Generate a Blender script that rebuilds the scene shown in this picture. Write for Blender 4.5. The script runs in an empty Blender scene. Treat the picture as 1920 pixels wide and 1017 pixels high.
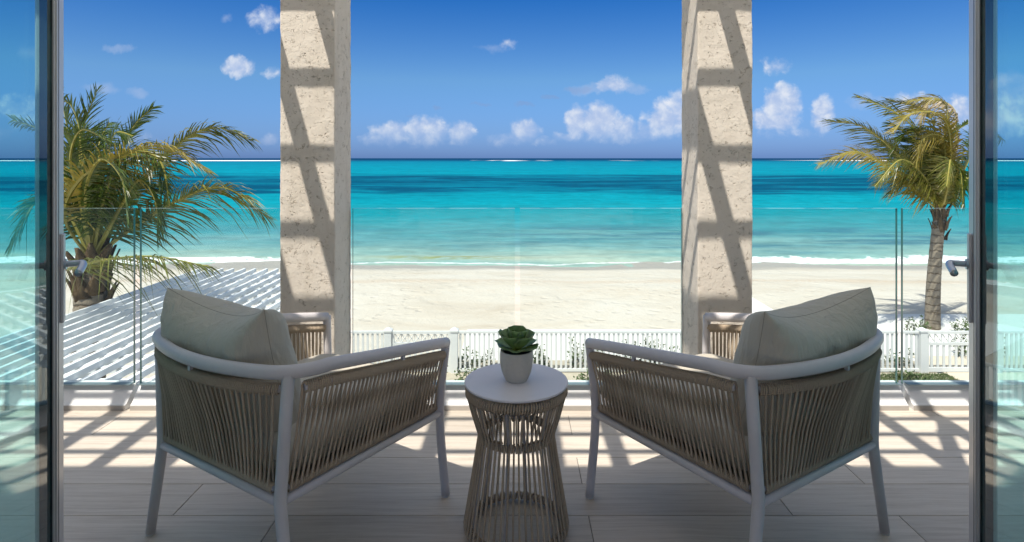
import bpy, math, random
from mathutils import Vector, Matrix, noise as mnoise
R = math.radians
PI = math.pi
random.seed(7)
S = bpy.context.scene
C = S.collection

# ------------------------------------------------------------------ camera
EYE = 1.434          # eye height over the balcony floor
F = 1107.0           # focal length in pixels of the 1920 px wide photograph
CX, HY = 968.0, 297.0
cam = bpy.data.cameras.new('camera')
cam.sensor_width = 36.0
cam.lens = 36.0 * F / 1920.0
cam.shift_x = -(CX - 960.0) / 1920.0
cam.shift_y = -(508.5 - HY) / 1920.0
cam.clip_start = 0.05
cam.clip_end = 200000.0
camo = bpy.data.objects.new('camera', cam)
camo.location = (0, 0, EYE)
camo.rotation_euler = (PI / 2, 0, 0)
C.objects.link(camo)
S.camera = camo

def at(px, py, d):
    """a place d metres out, given where the eye at the door sees it"""
    return Vector(((px - CX) * d / F, d, EYE - (py - HY) * d / F))

# ------------------------------------------------------------------ light
SUN = Vector((0.27, 0.45, -1.0)).normalized()
sl = bpy.data.lights.new('sun', 'SUN')
sl.energy = 3.3
sl.angle = R(0.55)
sl.color = (1.0, 0.95, 0.87)
so = bpy.data.objects.new('sun', sl)
so.rotation_euler = SUN.to_track_quat('-Z', 'Y').to_euler()
so.location = (-2, -3, 9)
C.objects.link(so)

S.view_settings.view_transform = 'Standard'
S.view_settings.look = 'None'
S.view_settings.gamma = 1
S.view_settings.use_curve_mapping = False
S.view_settings.exposure = 0.85

# ------------------------------------------------------------------ node helpers
class NT:
    def __init__(self, tree):
        self.t = tree; self.n = tree.nodes; self.l = tree.links
    def new(self, typ, **kw):
        nd = self.n.new(typ)
        for k, v in kw.items(): setattr(nd, k, v)
        return nd
    def link(self, a, b): self.l.new(a, b)
    def setin(self, nd, i, v):
        if v is None: return
        if isinstance(v, bpy.types.NodeSocket): self.l.new(v, nd.inputs[i])
        else: nd.inputs[i].default_value = v
    def math(self, op, a=None, b=None, c=None, clamp=False):
        nd = self.new('ShaderNodeMath', operation=op); nd.use_clamp = clamp
        self.setin(nd, 0, a); self.setin(nd, 1, b); self.setin(nd, 2, c)
        return nd.outputs[0]
    def vec(self, op, a=None, b=None):
        nd = self.new('ShaderNodeVectorMath', operation=op)
        self.setin(nd, 0, a); self.setin(nd, 1, b)
        return nd.outputs['Value'] if op in ('DOT_PRODUCT', 'LENGTH') else nd.outputs['Vector']
    def mix(self, f, a, b, blend='MIX'):
        nd = self.new('ShaderNodeMix', data_type='RGBA', blend_type=blend)
        self.setin(nd, 0, f); self.setin(nd, 6, a); self.setin(nd, 7, b)
        return nd.outputs[2]
    def smooth(self, v, a, b, lo=0.0, hi=1.0):
        nd = self.new('ShaderNodeMapRange', interpolation_type='SMOOTHSTEP')
        self.setin(nd, 0, v); self.setin(nd, 1, a); self.setin(nd, 2, b); self.setin(nd, 3, lo); self.setin(nd, 4, hi)
        return nd.outputs[0]
    def noise(self, vec=None, scale=5, detail=4, rough=0.5, dist=0.0, color=False):
        nd = self.new('ShaderNodeTexNoise')
        if vec is not None: self.link(vec, nd.inputs['Vector'])
        nd.inputs['Scale'].default_value = scale; nd.inputs['Detail'].default_value = detail
        nd.inputs['Roughness'].default_value = rough; nd.inputs['Distortion'].default_value = dist
        return nd.outputs['Color' if color else 'Fac']
    def ramp(self, fac, stops, interp='LINEAR'):
        nd = self.new('ShaderNodeValToRGB'); nd.color_ramp.interpolation = interp
        e = nd.color_ramp.elements
        while len(e) > 1: e.remove(e[-1])
        e[0].position = stops[0][0]; e[0].color = col4(stops[0][1])
        for p, c in stops[1:]:
            x = e.new(p); x.color = col4(c)
        self.link(fac, nd.inputs[0])
        return nd.outputs[0]
    def mapping(self, vec, scale=(1, 1, 1), rot=(0, 0, 0), loc=(0, 0, 0)):
        nd = self.new('ShaderNodeMapping')
        self.link(vec, nd.inputs[0])
        nd.inputs['Scale'].default_value = scale; nd.inputs['Rotation'].default_value = rot; nd.inputs['Location'].default_value = loc
        return nd.outputs[0]
    def bump(self, h, strength=0.3, dist=0.01):
        nd = self.new('ShaderNodeBump')
        nd.inputs['Strength'].default_value = strength; nd.inputs['Distance'].default_value = dist
        self.link(h, nd.inputs['Height'])
        return nd.outputs[0]

def col4(c): return (c, c, c, 1) if isinstance(c, (int, float)) else (c[0], c[1], c[2], 1)
def srgb(r, g, b):
    f = lambda v: (v / 255 / 12.92) if v / 255 <= 0.04045 else ((v / 255 + 0.055) / 1.055) ** 2.4
    return (f(r), f(g), f(b))

# ------------------------------------------------------------------ sky
world = bpy.data.worlds.new('World')
S.world = world
world.use_nodes = True
W = NT(world.node_tree)
W.n.clear()
wout = W.new('ShaderNodeOutputWorld')
bg = W.new('ShaderNodeBackground')
W.link(bg.outputs[0], wout.inputs[0])
bg.inputs[1].default_value = 0.15
sky = W.new('ShaderNodeTexSky', sky_type='NISHITA')
sky.sun_disc = False
sky.sun_elevation = math.asin(-SUN.z)
sky.sun_rotation = math.atan2(-SUN.x, -SUN.y) % (2 * PI)
sky.air_density = 1.0; sky.dust_density = 0.6; sky.ozone_density = 1.6
tc = W.new('ShaderNodeTexCoord')
sep = W.new('ShaderNodeSeparateXYZ'); W.link(tc.outputs['Generated'], sep.inputs[0])
dx, dy, dz = sep.outputs
# air over a tropical sea: bluer near the horizon than the model's dusty white
tint = W.ramp(W.math('MAXIMUM', dz, 0.0), [(0.0, (0.118, 0.215, 0.56)), (0.05, (0.14, 0.24, 0.49)), (0.13, (0.17, 0.29, 0.44)),
                                          (0.26, (0.047, 0.20, 0.42)), (0.5, (0.68, 0.68, 0.64)), (1.0, (1.6, 1.2, 0.84))])  # overhead stops, out of view, lifted and warmed to fill the balcony shade
skyc = W.mix(1.0, sky.outputs[0], tint, 'MULTIPLY')
yy = W.math('MAXIMUM', dy, 0.02)
cu = W.math('DIVIDE', dx, yy); cv = W.math('DIVIDE', dz, yy)
cmb = W.new('ShaderNodeCombineXYZ'); W.link(cu, cmb.inputs[0]); W.link(cv, cmb.inputs[1])
uv = cmb.outputs[0]
def warped(amount, scale, detail=5, rough=0.6):
    n = W.noise(uv, scale, detail, rough, color=True)
    off = W.vec('MULTIPLY', W.vec('SUBTRACT', n, (0.5, 0.5, 0.5)), (amount, amount * 0.8, 0))
    return W.vec('ADD', uv, off)
def blobs(p, lst):
    acc = None
    for (px, py, a, b, s) in lst:
        q = W.vec('MULTIPLY', W.vec('SUBTRACT', p, ((px - CX) / F, (HY - py) / F, 0)), (F / a, F / b, 0))
        e = W.math('MULTIPLY', W.math('SUBTRACT', 1.0, W.vec('DOT_PRODUCT', q, q)), s)
        acc = e if acc is None else W.math('MAXIMUM', acc, e)
    return acc
CUM = [(735, 252, 48, 30, 1), (800, 246, 52, 36, 1.1), (862, 248, 38, 28, 1), (700, 262, 40, 16, .6), (888, 246, 12, 12, .7),
       (955, 262, 50, 16, .7), (985, 246, 36, 30, 1), (1020, 264, 34, 12, .6),
       (1080, 232, 28, 42, 1.1), (1122, 230, 52, 44, 1.25), (1165, 242, 36, 32, 1), (1065, 258, 40, 12, .7),
       (1210, 248, 44, 24, .8), (1245, 224, 42, 42, 1.1), (1278, 212, 34, 52, 1.1), (1310, 240, 50, 34, .9), (1150, 160, 42, 22, .9),
       (1468, 194, 42, 44, 1.25), (1452, 226, 56, 28, 1.1), (1542, 212, 26, 46, 1), (1475, 250, 70, 14, .5),
       (1720, 196, 60, 26, .8), (1800, 212, 60, 42, .8), (1900, 215, 70, 50, .8), (2050, 225, 90, 36, .8), (2250, 232, 110, 30, .8),
       (448, 125, 38, 22, 1), (498, 34, 42, 30, .7), (510, 136, 24, 16, .5), (1458, 124, 34, 18, .6),
       (60, 210, 80, 40, .7), (-140, 236, 90, 34, .7), (250, 260, 60, 12, .4), (560, 262, 60, 16, .6), (600, 246, 40, 16, .6),
       (955, 84, 20, 12, .4)]
WISP = [(222, 92, 34, 9, .6), (190, 165, 40, 16, .6), (256, 172, 26, 10, .6), (1100, 166, 60, 12, .7), (1190, 168, 40, 12, .7),
        (430, 36, 16, 10, .5), (505, 260, 22, 14, .6), (925, 88, 40, 8, .4), (70, 98, 40, 22, .7), (1640, 190, 60, 16, .6)]
DARK = [(1030, 181, 24, 6, 1), (983, 194, 24, 6, 1), (898, 197, 26, 5, .9), (826, 207, 14, 6, .9), (1085, 166, 36, 8, .9), (775, 212, 22, 4, .6)]
p1 = warped(0.030, 34.0, 6, 0.62)
p2 = warped(0.05, 18.0, 5, 0.6)
big = W.noise(uv, 34.0, 8, 0.60, 0.2)
vor = W.new('ShaderNodeTexVoronoi', feature='SMOOTH_F1'); W.link(p1, vor.inputs['Vector'])
vor.inputs['Scale'].default_value = 50.0; vor.inputs['Smoothness'].default_value = 0.55
vor.inputs['Detail'].default_value = 2.0
puff = W.math('SUBTRACT', 0.75, vor.outputs['Distance'])
ec = W.math('ADD', blobs(p1, CUM), W.math('ADD', W.math('MULTIPLY', W.math('SUBTRACT', big, 0.5), 1.3), W.math('MULTIPLY', W.math('SUBTRACT', puff, 0.3), 0.35)))
alpha = W.smooth(ec, -0.10, 0.80)
alpha = W.math('MULTIPLY', alpha, W.smooth(cv, 0.002, 0.068, 0.05, 0.90))
ew = W.math('ADD', blobs(p2, WISP), W.math('MULTIPLY', W.math('SUBTRACT', W.noise(uv, 30, 6, 0.6), 0.5), 1.2))
alw = W.math('MULTIPLY', W.smooth(ew, 0.0, 1.0), 0.5)
ed = W.math('ADD', blobs(p2, DARK), W.math('MULTIPLY', W.math('SUBTRACT', W.noise(uv, 60, 5, 0.6), 0.5), 1.3))
ald = W.math('MULTIPLY', W.smooth(ed, 0.1, 1.0), 0.45)
shade = W.math('ADD', W.math('MULTIPLY', puff, 0.40), W.math('MULTIPLY', big, 0.75))
cumc = W.ramp(W.smooth(shade, 0.16, 0.78), [(0, (1.7, 2.1, 3.0)), (0.45, (2.5, 2.75, 3.25)), (1, (3.4, 3.4, 3.5))])
cw = W.mix(alw, skyc, (1.75, 2.1, 2.9, 1))
cd_ = W.mix(ald, cw, (0.85, 1.3, 2.3, 1))
fin = W.mix(alpha, cd_, cumc)
W.link(fin, bg.inputs[0])

# ------------------------------------------------------------------ mesh builder
class MB:
    def __init__(self):
        self.v = []; self.f = []; self.mi = []
    def add(self, vs, fs, mi=0):
        o = len(self.v)
        self.v += [tuple(p) for p in vs]
        self.f += [tuple(i + o for i in q) for q in fs]
        self.mi += [mi] * len(fs)
        return self
    def box(self, lo, hi, mi=0, M=None):
        x0, y0, z0 = lo; x1, y1, z1 = hi
        vs = [Vector(p) for p in ((x0, y0, z0), (x1, y0, z0), (x1, y1, z0), (x0, y1, z0), (x0, y0, z1), (x1, y0, z1), (x1, y1, z1), (x0, y1, z1))]
        if M is not None: vs = [M @ p for p in vs]
        return self.add(vs, [(3, 2, 1, 0), (4, 5, 6, 7), (0, 1, 5, 4), (1, 2, 6, 5), (2, 3, 7, 6), (3, 0, 4, 7)], mi)
    def tube(self, pts, r, n=8, closed=False, cap=True, mi=0):
        pts = [Vector(p) for p in pts]; m = len(pts)
        rr = r if isinstance(r, (list, tuple)) else [r] * m
        tang = []
        for i in range(m):
            a = pts[(i - 1) % m] if (closed or i > 0) else pts[i]
            b = pts[(i + 1) % m] if (closed or i < m - 1) else pts[i]
            tang.append((b - a).normalized())
        t = tang[0]
        up = Vector((0, 0, 1)) if abs(t.z) < 0.9 else Vector((1, 0, 0))
        u = (up - t * up.dot(t)).normalized()
        vs = []
        for i in range(m):
            t = tang[i]
            u = (u - t * u.dot(t)).normalized()
            w = t.cross(u)
            for k in range(n):
                a = 2 * PI * k / n
                vs.append(pts[i] + (u * math.cos(a) + w * math.sin(a)) * rr[i])
        fs = []
        for i in range(m if closed else m - 1):
            j = (i + 1) % m
            for k in range(n):
                k2 = (k + 1) % n
                fs.append((i * n + k, i * n + k2, j * n + k2, j * n + k))
        if cap and not closed:
            fs.append(tuple(range(n - 1, -1, -1))); fs.append(tuple((m - 1) * n + k for k in range(n)))
        return self.add(vs, fs, mi)
    def lathe(self, prof, n=48, c=(0, 0, 0), mi=0):
        vs = []; fs = []
        for (r, z) in prof:
            for k in range(n):
                a = 2 * PI * k / n
                vs.append((c[0] + r * math.cos(a), c[1] + r * math.sin(a), c[2] + z))
        for i in range(len(prof) - 1):
            for k in range(n):
                k2 = (k + 1) % n
                fs.append((i * n + k, i * n + k2, (i + 1) * n + k2, (i + 1) * n + k))
        fs.append(tuple(range(n - 1, -1, -1))); fs.append(tuple((len(prof) - 1) * n + k for k in range(n)))
        return self.add(vs, fs, mi)
    def mesh(self, name, mats, smooth=False, bevel=0):
        me = bpy.data.meshes.new(name)
        me.from_pydata(self.v, [], self.f)
        for m in (mats if isinstance(mats, (list, tuple)) else [mats]): me.materials.append(m)
        me.polygons.foreach_set('material_index', self.mi)
        if smooth: me.polygons.foreach_set('use_smooth', [True] * len(me.polygons))
        me.update()
        return me
    def build(self, name, mats, parent=None, smooth=False, bevel=0, loc=None):
        return put(name, self.mesh(name, mats, smooth), parent, loc, bevel=bevel, smooth=smooth)

def put(name, me, parent=None, loc=None, rot=None, scale=None, bevel=0, smooth=False):
    o = bpy.data.objects.new(name, me)
    C.objects.link(o)
    if parent is not None: o.parent = parent
    if loc is not None: o.location = loc
    if rot is not None: o.rotation_euler = rot
    if scale is not None: o.scale = scale
    if bevel:
        b = o.modifiers.new('bevel', 'BEVEL'); b.width = bevel; b.segments = 2; b.limit_method = 'ANGLE'; b.angle_limit = R(40)
    return o
def tag(o, label=None, cat=None, group=None, kind=None):
    for k, v in (('label', label), ('category', cat), ('group', group), ('kind', kind)):
        if v: o[k] = v
    return o
def empty(name, loc, rz=0, label=None, cat=None, group=None):
    o = bpy.data.objects.new(name, None); o.empty_display_size = 0.1
    o.location = loc; o.rotation_euler = (0, 0, rz); C.objects.link(o)
    return tag(o, label, cat, group)
def copy_tree(o, parent=None):
    c = o.copy(); C.objects.link(c)
    if parent is not None: c.parent = parent
    for ch in list(o.children): copy_tree(ch, c)
    return c

def spline(P, n):
    """n points evenly along a Catmull-Rom curve through P"""
    P = [Vector(p) for p in P]
    Q = [P[0] * 2 - P[1]] + P + [P[-1] * 2 - P[-2]]
    dense = []
    for i in range(1, len(Q) - 2):
        for k in range(24):
            t = k / 24
            a, b, c, d = Q[i - 1], Q[i], Q[i + 1], Q[i + 2]
            dense.append(0.5 * ((2 * b) + (c - a) * t + (2 * a - 5 * b + 4 * c - d) * t * t + (3 * b - a - 3 * c + d) * t ** 3))
    dense.append(P[-1])
    L = [0.0]
    for i in range(1, len(dense)): L.append(L[-1] + (dense[i] - dense[i - 1]).length)
    out = []; j = 0
    for k in range(n):
        s = L[-1] * k / (n - 1)
        while j < len(L) - 2 and L[j + 1] < s: j += 1
        f = (s - L[j]) / max(1e-9, L[j + 1] - L[j])
        out.append(dense[j].lerp(dense[j + 1], min(1, max(0, f))))
    return out

# ------------------------------------------------------------------ materials
def mat(name):
    m = bpy.data.materials.new(name); m.use_nodes = True
    t = NT(m.node_tree); t.n.clear()
    out = t.new('ShaderNodeOutputMaterial')
    return m, t, out
def principled(name, color=None, rough=0.5, metal=0.0, spec=0.5, fn=None):
    m, t, out = mat(name)
    b = t.new('ShaderNodeBsdfPrincipled')
    b.inputs['Roughness'].default_value = rough; b.inputs['Metallic'].default_value = metal
    b.inputs['Specular IOR Level'].default_value = spec
    if color is not None: b.inputs['Base Color'].default_value = col4(color)
    t.link(b.outputs[0], out.inputs[0])
    if fn: fn(t, b, out)
    return m
def ocoord(t): return t.new('ShaderNodeTexCoord').outputs['Object']
def wpos(t): return t.new('ShaderNodeNewGeometry').outputs['Position']
def orand(t): return t.new('ShaderNodeObjectInfo').outputs['Random']

def speckle(base, amt=0.15, scale=30, bump=0.0, bd=0.002, bscale=None, world_=True):
    def fn(t, b, out):
        p = wpos(t) if world_ else ocoord(t)
        n = t.noise(p, scale, 5, 0.6)
        c = t.mix(n, col4([x * (1 - amt) for x in base]), col4([min(1, x * (1 + amt)) for x in base]))
        t.link(c, b.inputs['Base Color'])
        if bump: t.link(t.bump(t.noise(p, bscale or scale * 4, 4, 0.6), bump, bd), b.inputs['Normal'])
    return fn

# coral-stone render of the columns: floated flat, with worm-shaped pits
def fn_column(t, b, out):
    p = wpos(t)
    pw = t.vec('ADD', p, t.vec('MULTIPLY', t.vec('SUBTRACT', t.noise(p, 9, 3, 0.6, color=True), (0.5, 0.5, 0.5)), (0.12, 0.12, 0.07)))
    pits = None
    for sc, th in ((26, 0.020), (45, 0.028)):
        v = t.noise(t.mapping(pw, (1, 1, 1.5), loc=(sc, 0, sc)), sc, 1.5, 0.5)
        ridge = t.math('ABSOLUTE', t.math('SUBTRACT', v, 0.5))
        line = t.smooth(ridge, 0.0, th * 1.2, 1.0, 0.0)
        gate = t.smooth(t.noise(p, 17 + sc * 0.3, 3, 0.6), 0.56, 0.64)
        q = t.math('MULTIPLY', line, gate)
        pits = q if pits is None else t.math('MAXIMUM', pits, q)
    dots = t.smooth(t.noise(p, 120, 2, 0.5), 0.66, 0.74)
    grain = t.noise(p, 160, 4, 0.65); mid = t.noise(p, 14, 4, 0.55)
    h = t.math('SUBTRACT', t.math('ADD', t.math('MULTIPLY', grain, 0.28), t.math('MULTIPLY', t.noise(p, 55, 3, 0.6), 0.55)),
               t.math('ADD', t.math('MULTIPLY', pits, 1.5), t.math('MULTIPLY', dots, 0.7)))
    t.link(t.bump(h, 0.8, 0.005), b.inputs['Normal'])
    c = t.mix(mid, (0.65, 0.575, 0.48, 1), (0.76, 0.685, 0.585, 1))
    stain = t.math('MULTIPLY', t.smooth(t.noise(t.mapping(p, (2.2, 2.2, 0.5)), 2.4, 5, 0.65), 0.50, 0.72), 0.35)
    c = t.mix(stain, c, (0.50, 0.42, 0.32, 1))
    c = t.mix(t.math('MULTIPLY', pits, 0.55), c, (0.27, 0.20, 0.115, 1))  # cavity shade put into the colour of pits and dots; bump casts none
    c = t.mix(t.math('MULTIPLY', dots, 0.22), c, (0.36, 0.28, 0.18, 1))
    t.link(c, b.inputs['Base Color'])
M_COL = principled('stucco', rough=0.9, spec=0.2, fn=fn_column)

def fn_tile(t, b, out):
    p = ocoord(t); r = orand(t)
    off = t.new('ShaderNodeCombineXYZ')
    t.link(t.math('MULTIPLY', r, 37.0), off.inputs[0]); t.link(t.math('MULTIPLY', r, 91.0), off.inputs[1])
    q = t.vec('ADD', p, off.outputs[0])
    wob = t.vec('ADD', q, t.vec('MULTIPLY', t.vec('SUBTRACT', t.noise(t.mapping(q, (1.2, 6, 1)), 1.6, 2, 0.5, color=True), (0.5, 0.5, 0.5)), (0, 0.05, 0)))
    g1 = t.noise(t.mapping(wob, (1.4, 34, 1)), 1.6, 6, 0.68)
    g2 = t.noise(t.mapping(wob, (4, 150, 1)), 1.3, 4, 0.7)
    k = t.math('ADD', t.math('MULTIPLY', g1, 0.65), t.math('MULTIPLY', g2, 0.35))
    c = t.ramp(t.smooth(k, 0.28, 0.72), [(0, (0.44, 0.37, 0.295)), (0.5, (0.56, 0.49, 0.405)), (1, (0.64, 0.57, 0.485))])
    br = t.math('ADD', 0.88, t.math('MULTIPLY', r, 0.2))
    bb = t.new('ShaderNodeCombineXYZ')
    for i in range(3): t.link(br, bb.inputs[i])
    c = t.mix(1.0, c, bb.outputs[0], 'MULTIPLY')
    w = wpos(t)
    scuff = t.math('MULTIPLY', t.smooth(t.noise(t.mapping(w, (2.2, 1.4, 1), rot=(0, 0, 0.5)), 3.0, 7, 0.7, 0.6), 0.54, 0.72), 0.30)
    c = t.mix(scuff, c, (0.62, 0.56, 0.48, 1))
    grit = t.math('MULTIPLY', t.smooth(t.noise(w, 160, 2, 0.5), 0.70, 0.76), 0.35)
    c = t.mix(grit, c, (0.70, 0.62, 0.50, 1))
    t.link(c, b.inputs['Base Color'])
    t.link(t.math('ADD', 0.36, t.math('MULTIPLY', g2, 0.22)), b.inputs['Roughness'])
    t.link(t.bump(k, 0.12, 0.002), b.inputs['Normal'])
M_TILE = principled('wood_look_tile', rough=0.45, spec=0.4, fn=fn_tile)
M_GROUT = principled('grout', (0.20, 0.18, 0.165), 0.9)
M_WHITE = principled('white_render', rough=0.75, spec=0.3, fn=speckle((0.74, 0.735, 0.72), 0.04, 6, 0.25, 0.002, 90))
M_PLASTER = principled('plaster', rough=0.85, spec=0.2, fn=speckle((0.80, 0.765, 0.70), 0.05, 5, 0.2, 0.002, 80))
M_WOODWHITE = principled('white_paint', rough=0.5, spec=0.4, fn=speckle((0.79, 0.80, 0.80), 0.05, 8))
M_VINYL = principled('white_vinyl', rough=0.5, spec=0.35, fn=speckle((0.68, 0.68, 0.655), 0.07, 5))
M_ALU = principled('powder_coated_frame', rough=0.42, spec=0.5, fn=speckle((0.60, 0.56, 0.55), 0.05, 40, 0.06, 0.0006, 900, False))
M_TOP = principled('table_laminate', rough=0.38, spec=0.45, fn=speckle((0.72, 0.69, 0.70), 0.03, 30, 0.03, 0.0004, 1200, False))
M_DOOR = principled('door_aluminium', rough=0.36, metal=0.1, spec=0.6, fn=speckle((0.60, 0.585, 0.585), 0.04, 12))
M_DOORD = principled('dark_aluminium', (0.12, 0.115, 0.12), 0.4, 0.4)
M_GASKET = principled('rubber_gasket', (0.012, 0.012, 0.014), 0.6)
M_STEEL = principled('satin_steel', (0.55, 0.56, 0.60), 0.28, 0.85)
M_FOOT = principled('nylon_foot', (0.62, 0.60, 0.56), 0.5)

def fn_rope(t, b, out):
    p = ocoord(t)
    n = t.noise(p, 420, 2, 0.6); m = t.noise(p, 30, 2, 0.5)
    c = t.mix(n, (0.29, 0.22, 0.15, 1), (0.62, 0.50, 0.37, 1))
    c = t.mix(t.math('MULTIPLY', m, 0.35), c, (0.48, 0.38, 0.275, 1))
    rv = t.math('ADD', 0.80, t.math('MULTIPLY', orand(t), 0.36)); cv_ = t.new('ShaderNodeCombineXYZ')
    for i in range(3): t.link(rv, cv_.inputs[i])
    c = t.mix(1.0, c, cv_.outputs[0], 'MULTIPLY')
    t.link(c, b.inputs['Base Color'])
    t.link(t.bump(n, 0.7, 0.0015), b.inputs['Normal'])
M_ROPE = principled('rope', rough=0.9, spec=0.15, fn=fn_rope)

def fn_cloth(t, b, out):
    p = ocoord(t)
    wv = t.noise(p, 700, 2, 0.5)
    fold = t.noise(t.mapping(p, (5, 5, 1.6), rot=(0.2, 0.5, 0.3)), 2.6, 4, 0.55, 0.8)
    c = t.mix(wv, (0.48, 0.435, 0.35, 1), (0.57, 0.52, 0.425, 1))
    t.link(c, b.inputs['Base Color'])
    t.link(t.bump(t.math('ADD', t.math('MULTIPLY', wv, 0.02), fold), 0.8, 0.022), b.inputs['Normal'])
    b.inputs['Sheen Weight'].default_value = 0.15
M_CLOTH = principled('cushion_cloth', rough=0.85, spec=0.2, fn=fn_cloth)
M_SEAM = principled('seam_thread', (0.33, 0.30, 0.245), 0.9)

def fn_glass_factory(tintc, spec_mul=1.0, haze=0.0, ior=1.5):
    def make(name):
        m, t, out = mat(name)
        tr = t.new('ShaderNodeBsdfTransparent'); tr.inputs[0].default_value = col4(tintc)
        gl = t.new('ShaderNodeBsdfGlossy'); gl.inputs['Roughness'].default_value = 0.0
        gl.inputs[0].default_value = (0.95, 0.97, 0.97, 1)
        ge = t.new('ShaderNodeNewGeometry')
        cosv = t.math('ABSOLUTE', t.vec('DOT_PRODUCT', ge.outputs['Incoming'], ge.outputs['Normal']))
        f0 = ((ior - 1) / (ior + 1)) ** 2
        mx = t.new('ShaderNodeMixShader')
        f = t.math('MULTIPLY', t.math('ADD', f0, t.math('MULTIPLY', 1 - f0, t.math('POWER', t.math('SUBTRACT', 1.0, cosv, clamp=True), 5.0))), spec_mul, clamp=True)
        t.link(f, mx.inputs[0]); t.link(tr.outputs[0], mx.inputs[1]); t.link(gl.outputs[0], mx.inputs[2])
        res = mx.outputs[0]
        if haze:
            df = t.new('ShaderNodeBsdfTranslucent'); df.inputs[0].default_value = (0.8, 0.85, 0.83, 1)
            m2 = t.new('ShaderNodeMixShader'); m2.inputs[0].default_value = haze
            t.link(res, m2.inputs[1]); t.link(df.outputs[0], m2.inputs[2]); res = m2.outputs[0]
        t.link(res, out.inputs[0])
        return m
    return make
M_GLASS = fn_glass_factory((0.93, 0.972, 0.965), 0.28, 0.010)('railing_glass')
M_GLASSEDGE = principled('glass_edge', (0.05, 0.16, 0.14), 0.1, 0, 0.8)
M_GLASSTOP = principled('glass_top_edge', (0.42, 0.56, 0.54), 0.15, 0, 0.8)
M_DGLASS = fn_glass_factory((0.66, 0.89, 0.90), 0.50, 0.0)('door_glass')

# ------------------------------------------------------------------ ground, beach and sea
GZ = -3.48            # garden level under the balcony
SEA = -4.60
def beach_z(x, y):
    t = min(1, max(0, (y - 21.0) / 13.5))
    z = GZ + (SEA - 0.02 - GZ) * (t * t * (3 - 2 * t))
    if y > 34.5: z -= (y - 34.5) * 0.045
    if y > 17:
        k = min(1, (y - 17) / 3)
        z += k * (0.05 * mnoise.noise(Vector((x * 0.16, y * 0.35, 1))) + 0.03 * mnoise.noise(Vector((x * 0.6, y * 0.9, 5))) + 0.012 * mnoise.noise(Vector((x * 2.1, y * 2.4, 9))))
    return z
def grid(xs, ys, zf):
    mb = MB()
    vs = [(x, y, zf(x, y)) for y in ys for x in xs]
    n = len(xs)
    fs = [(j * n + i, j * n + i + 1, (j + 1) * n + i + 1, (j + 1) * n + i) for j in range(len(ys) - 1) for i in range(n - 1)]
    return mb.add(vs, fs)
def frange(a, b, st):
    k = max(1, round((b - a) / st)); return [a + (b - a) * i / k for i in range(k + 1)]

def fn_sand(t, b, out):
    p = wpos(t)
    sp = t.new('ShaderNodeSeparateXYZ'); t.link(p, sp.inputs[0])
    n1 = t.noise(t.mapping(p, (0.35, 0.6, 1)), 0.55, 7, 0.66, 0.6)
    n2 = t.noise(p, 9, 5, 0.65); n3 = t.noise(p, 90, 3, 0.6)
    c = t.ramp(n1, [(0.26, (0.46, 0.385, 0.30)), (0.40, (0.54, 0.48, 0.395)), (0.54, (0.57, 0.52, 0.44)), (0.8, (0.60, 0.56, 0.49))])
    c = t.mix(t.math('MULTIPLY', t.smooth(n2, 0.56, 0.70), 0.28), c, (0.39, 0.30, 0.205, 1))
    # strand line of darker grains, then the wet shore
    yw = t.math('ADD', sp.outputs[1], t.math('MULTIPLY', t.math('SUBTRACT', t.noise(t.mapping(p, (0.12, 0.12, 1)), 1.0, 4, 0.55), 0.5), 3.0))
    strand = t.math('MULTIPLY', t.smooth(t.math('ABSOLUTE', t.math('SUBTRACT', yw, 24.6)), 0.0, 0.9, 1, 0), t.smooth(n2, 0.35, 0.62))
    c = t.mix(t.math('MULTIPLY', strand, 0.65), c, (0.50, 0.37, 0.26, 1))
    fl = t.math('MULTIPLY', t.smooth(t.math('ABSOLUTE', t.math('SUBTRACT', yw, 22.0)), 0.0, 0.6, 1, 0), t.smooth(n2, 0.5, 0.66))
    c = t.mix(t.math('MULTIPLY', fl, 0.4), c, (0.45, 0.33, 0.23, 1))
    wet = t.smooth(sp.outputs[2], SEA + 0.07, SEA + 0.24, 1.0, 0.0)
    c = t.mix(t.math('MULTIPLY', wet, 0.9), c, (0.33, 0.305, 0.26, 1))
    t.link(c, b.inputs['Base Color'])
    t.link(t.math('SUBTRACT', 0.95, t.math('MULTIPLY', wet, 0.5)), b.inputs['Roughness'])
    h = t.math('ADD', t.math('MULTIPLY', n2, 1.0), t.math('MULTIPLY', n3, 0.25))
    vo = t.new('ShaderNodeTexVoronoi', feature='SMOOTH_F1'); t.link(t.vec('ADD', p, t.vec('MULTIPLY', t.noise(p, 1.1, 3, 0.5, color=True), (0.6, 0.6, 0))), vo.inputs['Vector'])
    vo.inputs['Scale'].default_value = 2.3; vo.inputs['Smoothness'].default_value = 0.6
    trod = t.math('MULTIPLY', t.smooth(t.noise(p, 0.35, 3, 0.6), 0.42, 0.58), t.smooth(vo.outputs['Distance'], 0.05, 0.42))
    h = t.math('ADD', h, t.math('MULTIPLY', trod, 1.6))
    t.link(t.bump(h, 0.6, 0.06), b.inputs['Normal'])
M_SAND = principled('sand', rough=0.95, spec=0.15, fn=fn_sand)
xs = frange(-1500, -60, 180) + frange(-52, -24, 4) + frange(-22, 34, 0.35) + frange(38, 70, 4) + frange(100, 1500, 200)
ys = frange(-300, -20, 40) + frange(-10, 12, 2) + frange(12.5, 20, 0.5) + frange(20.3, 37, 0.28) + frange(38, 60, 4) + [90, 200]
tag(grid(xs, ys, beach_z).build('beach_sand', M_SAND, smooth=True), kind='structure')

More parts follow.
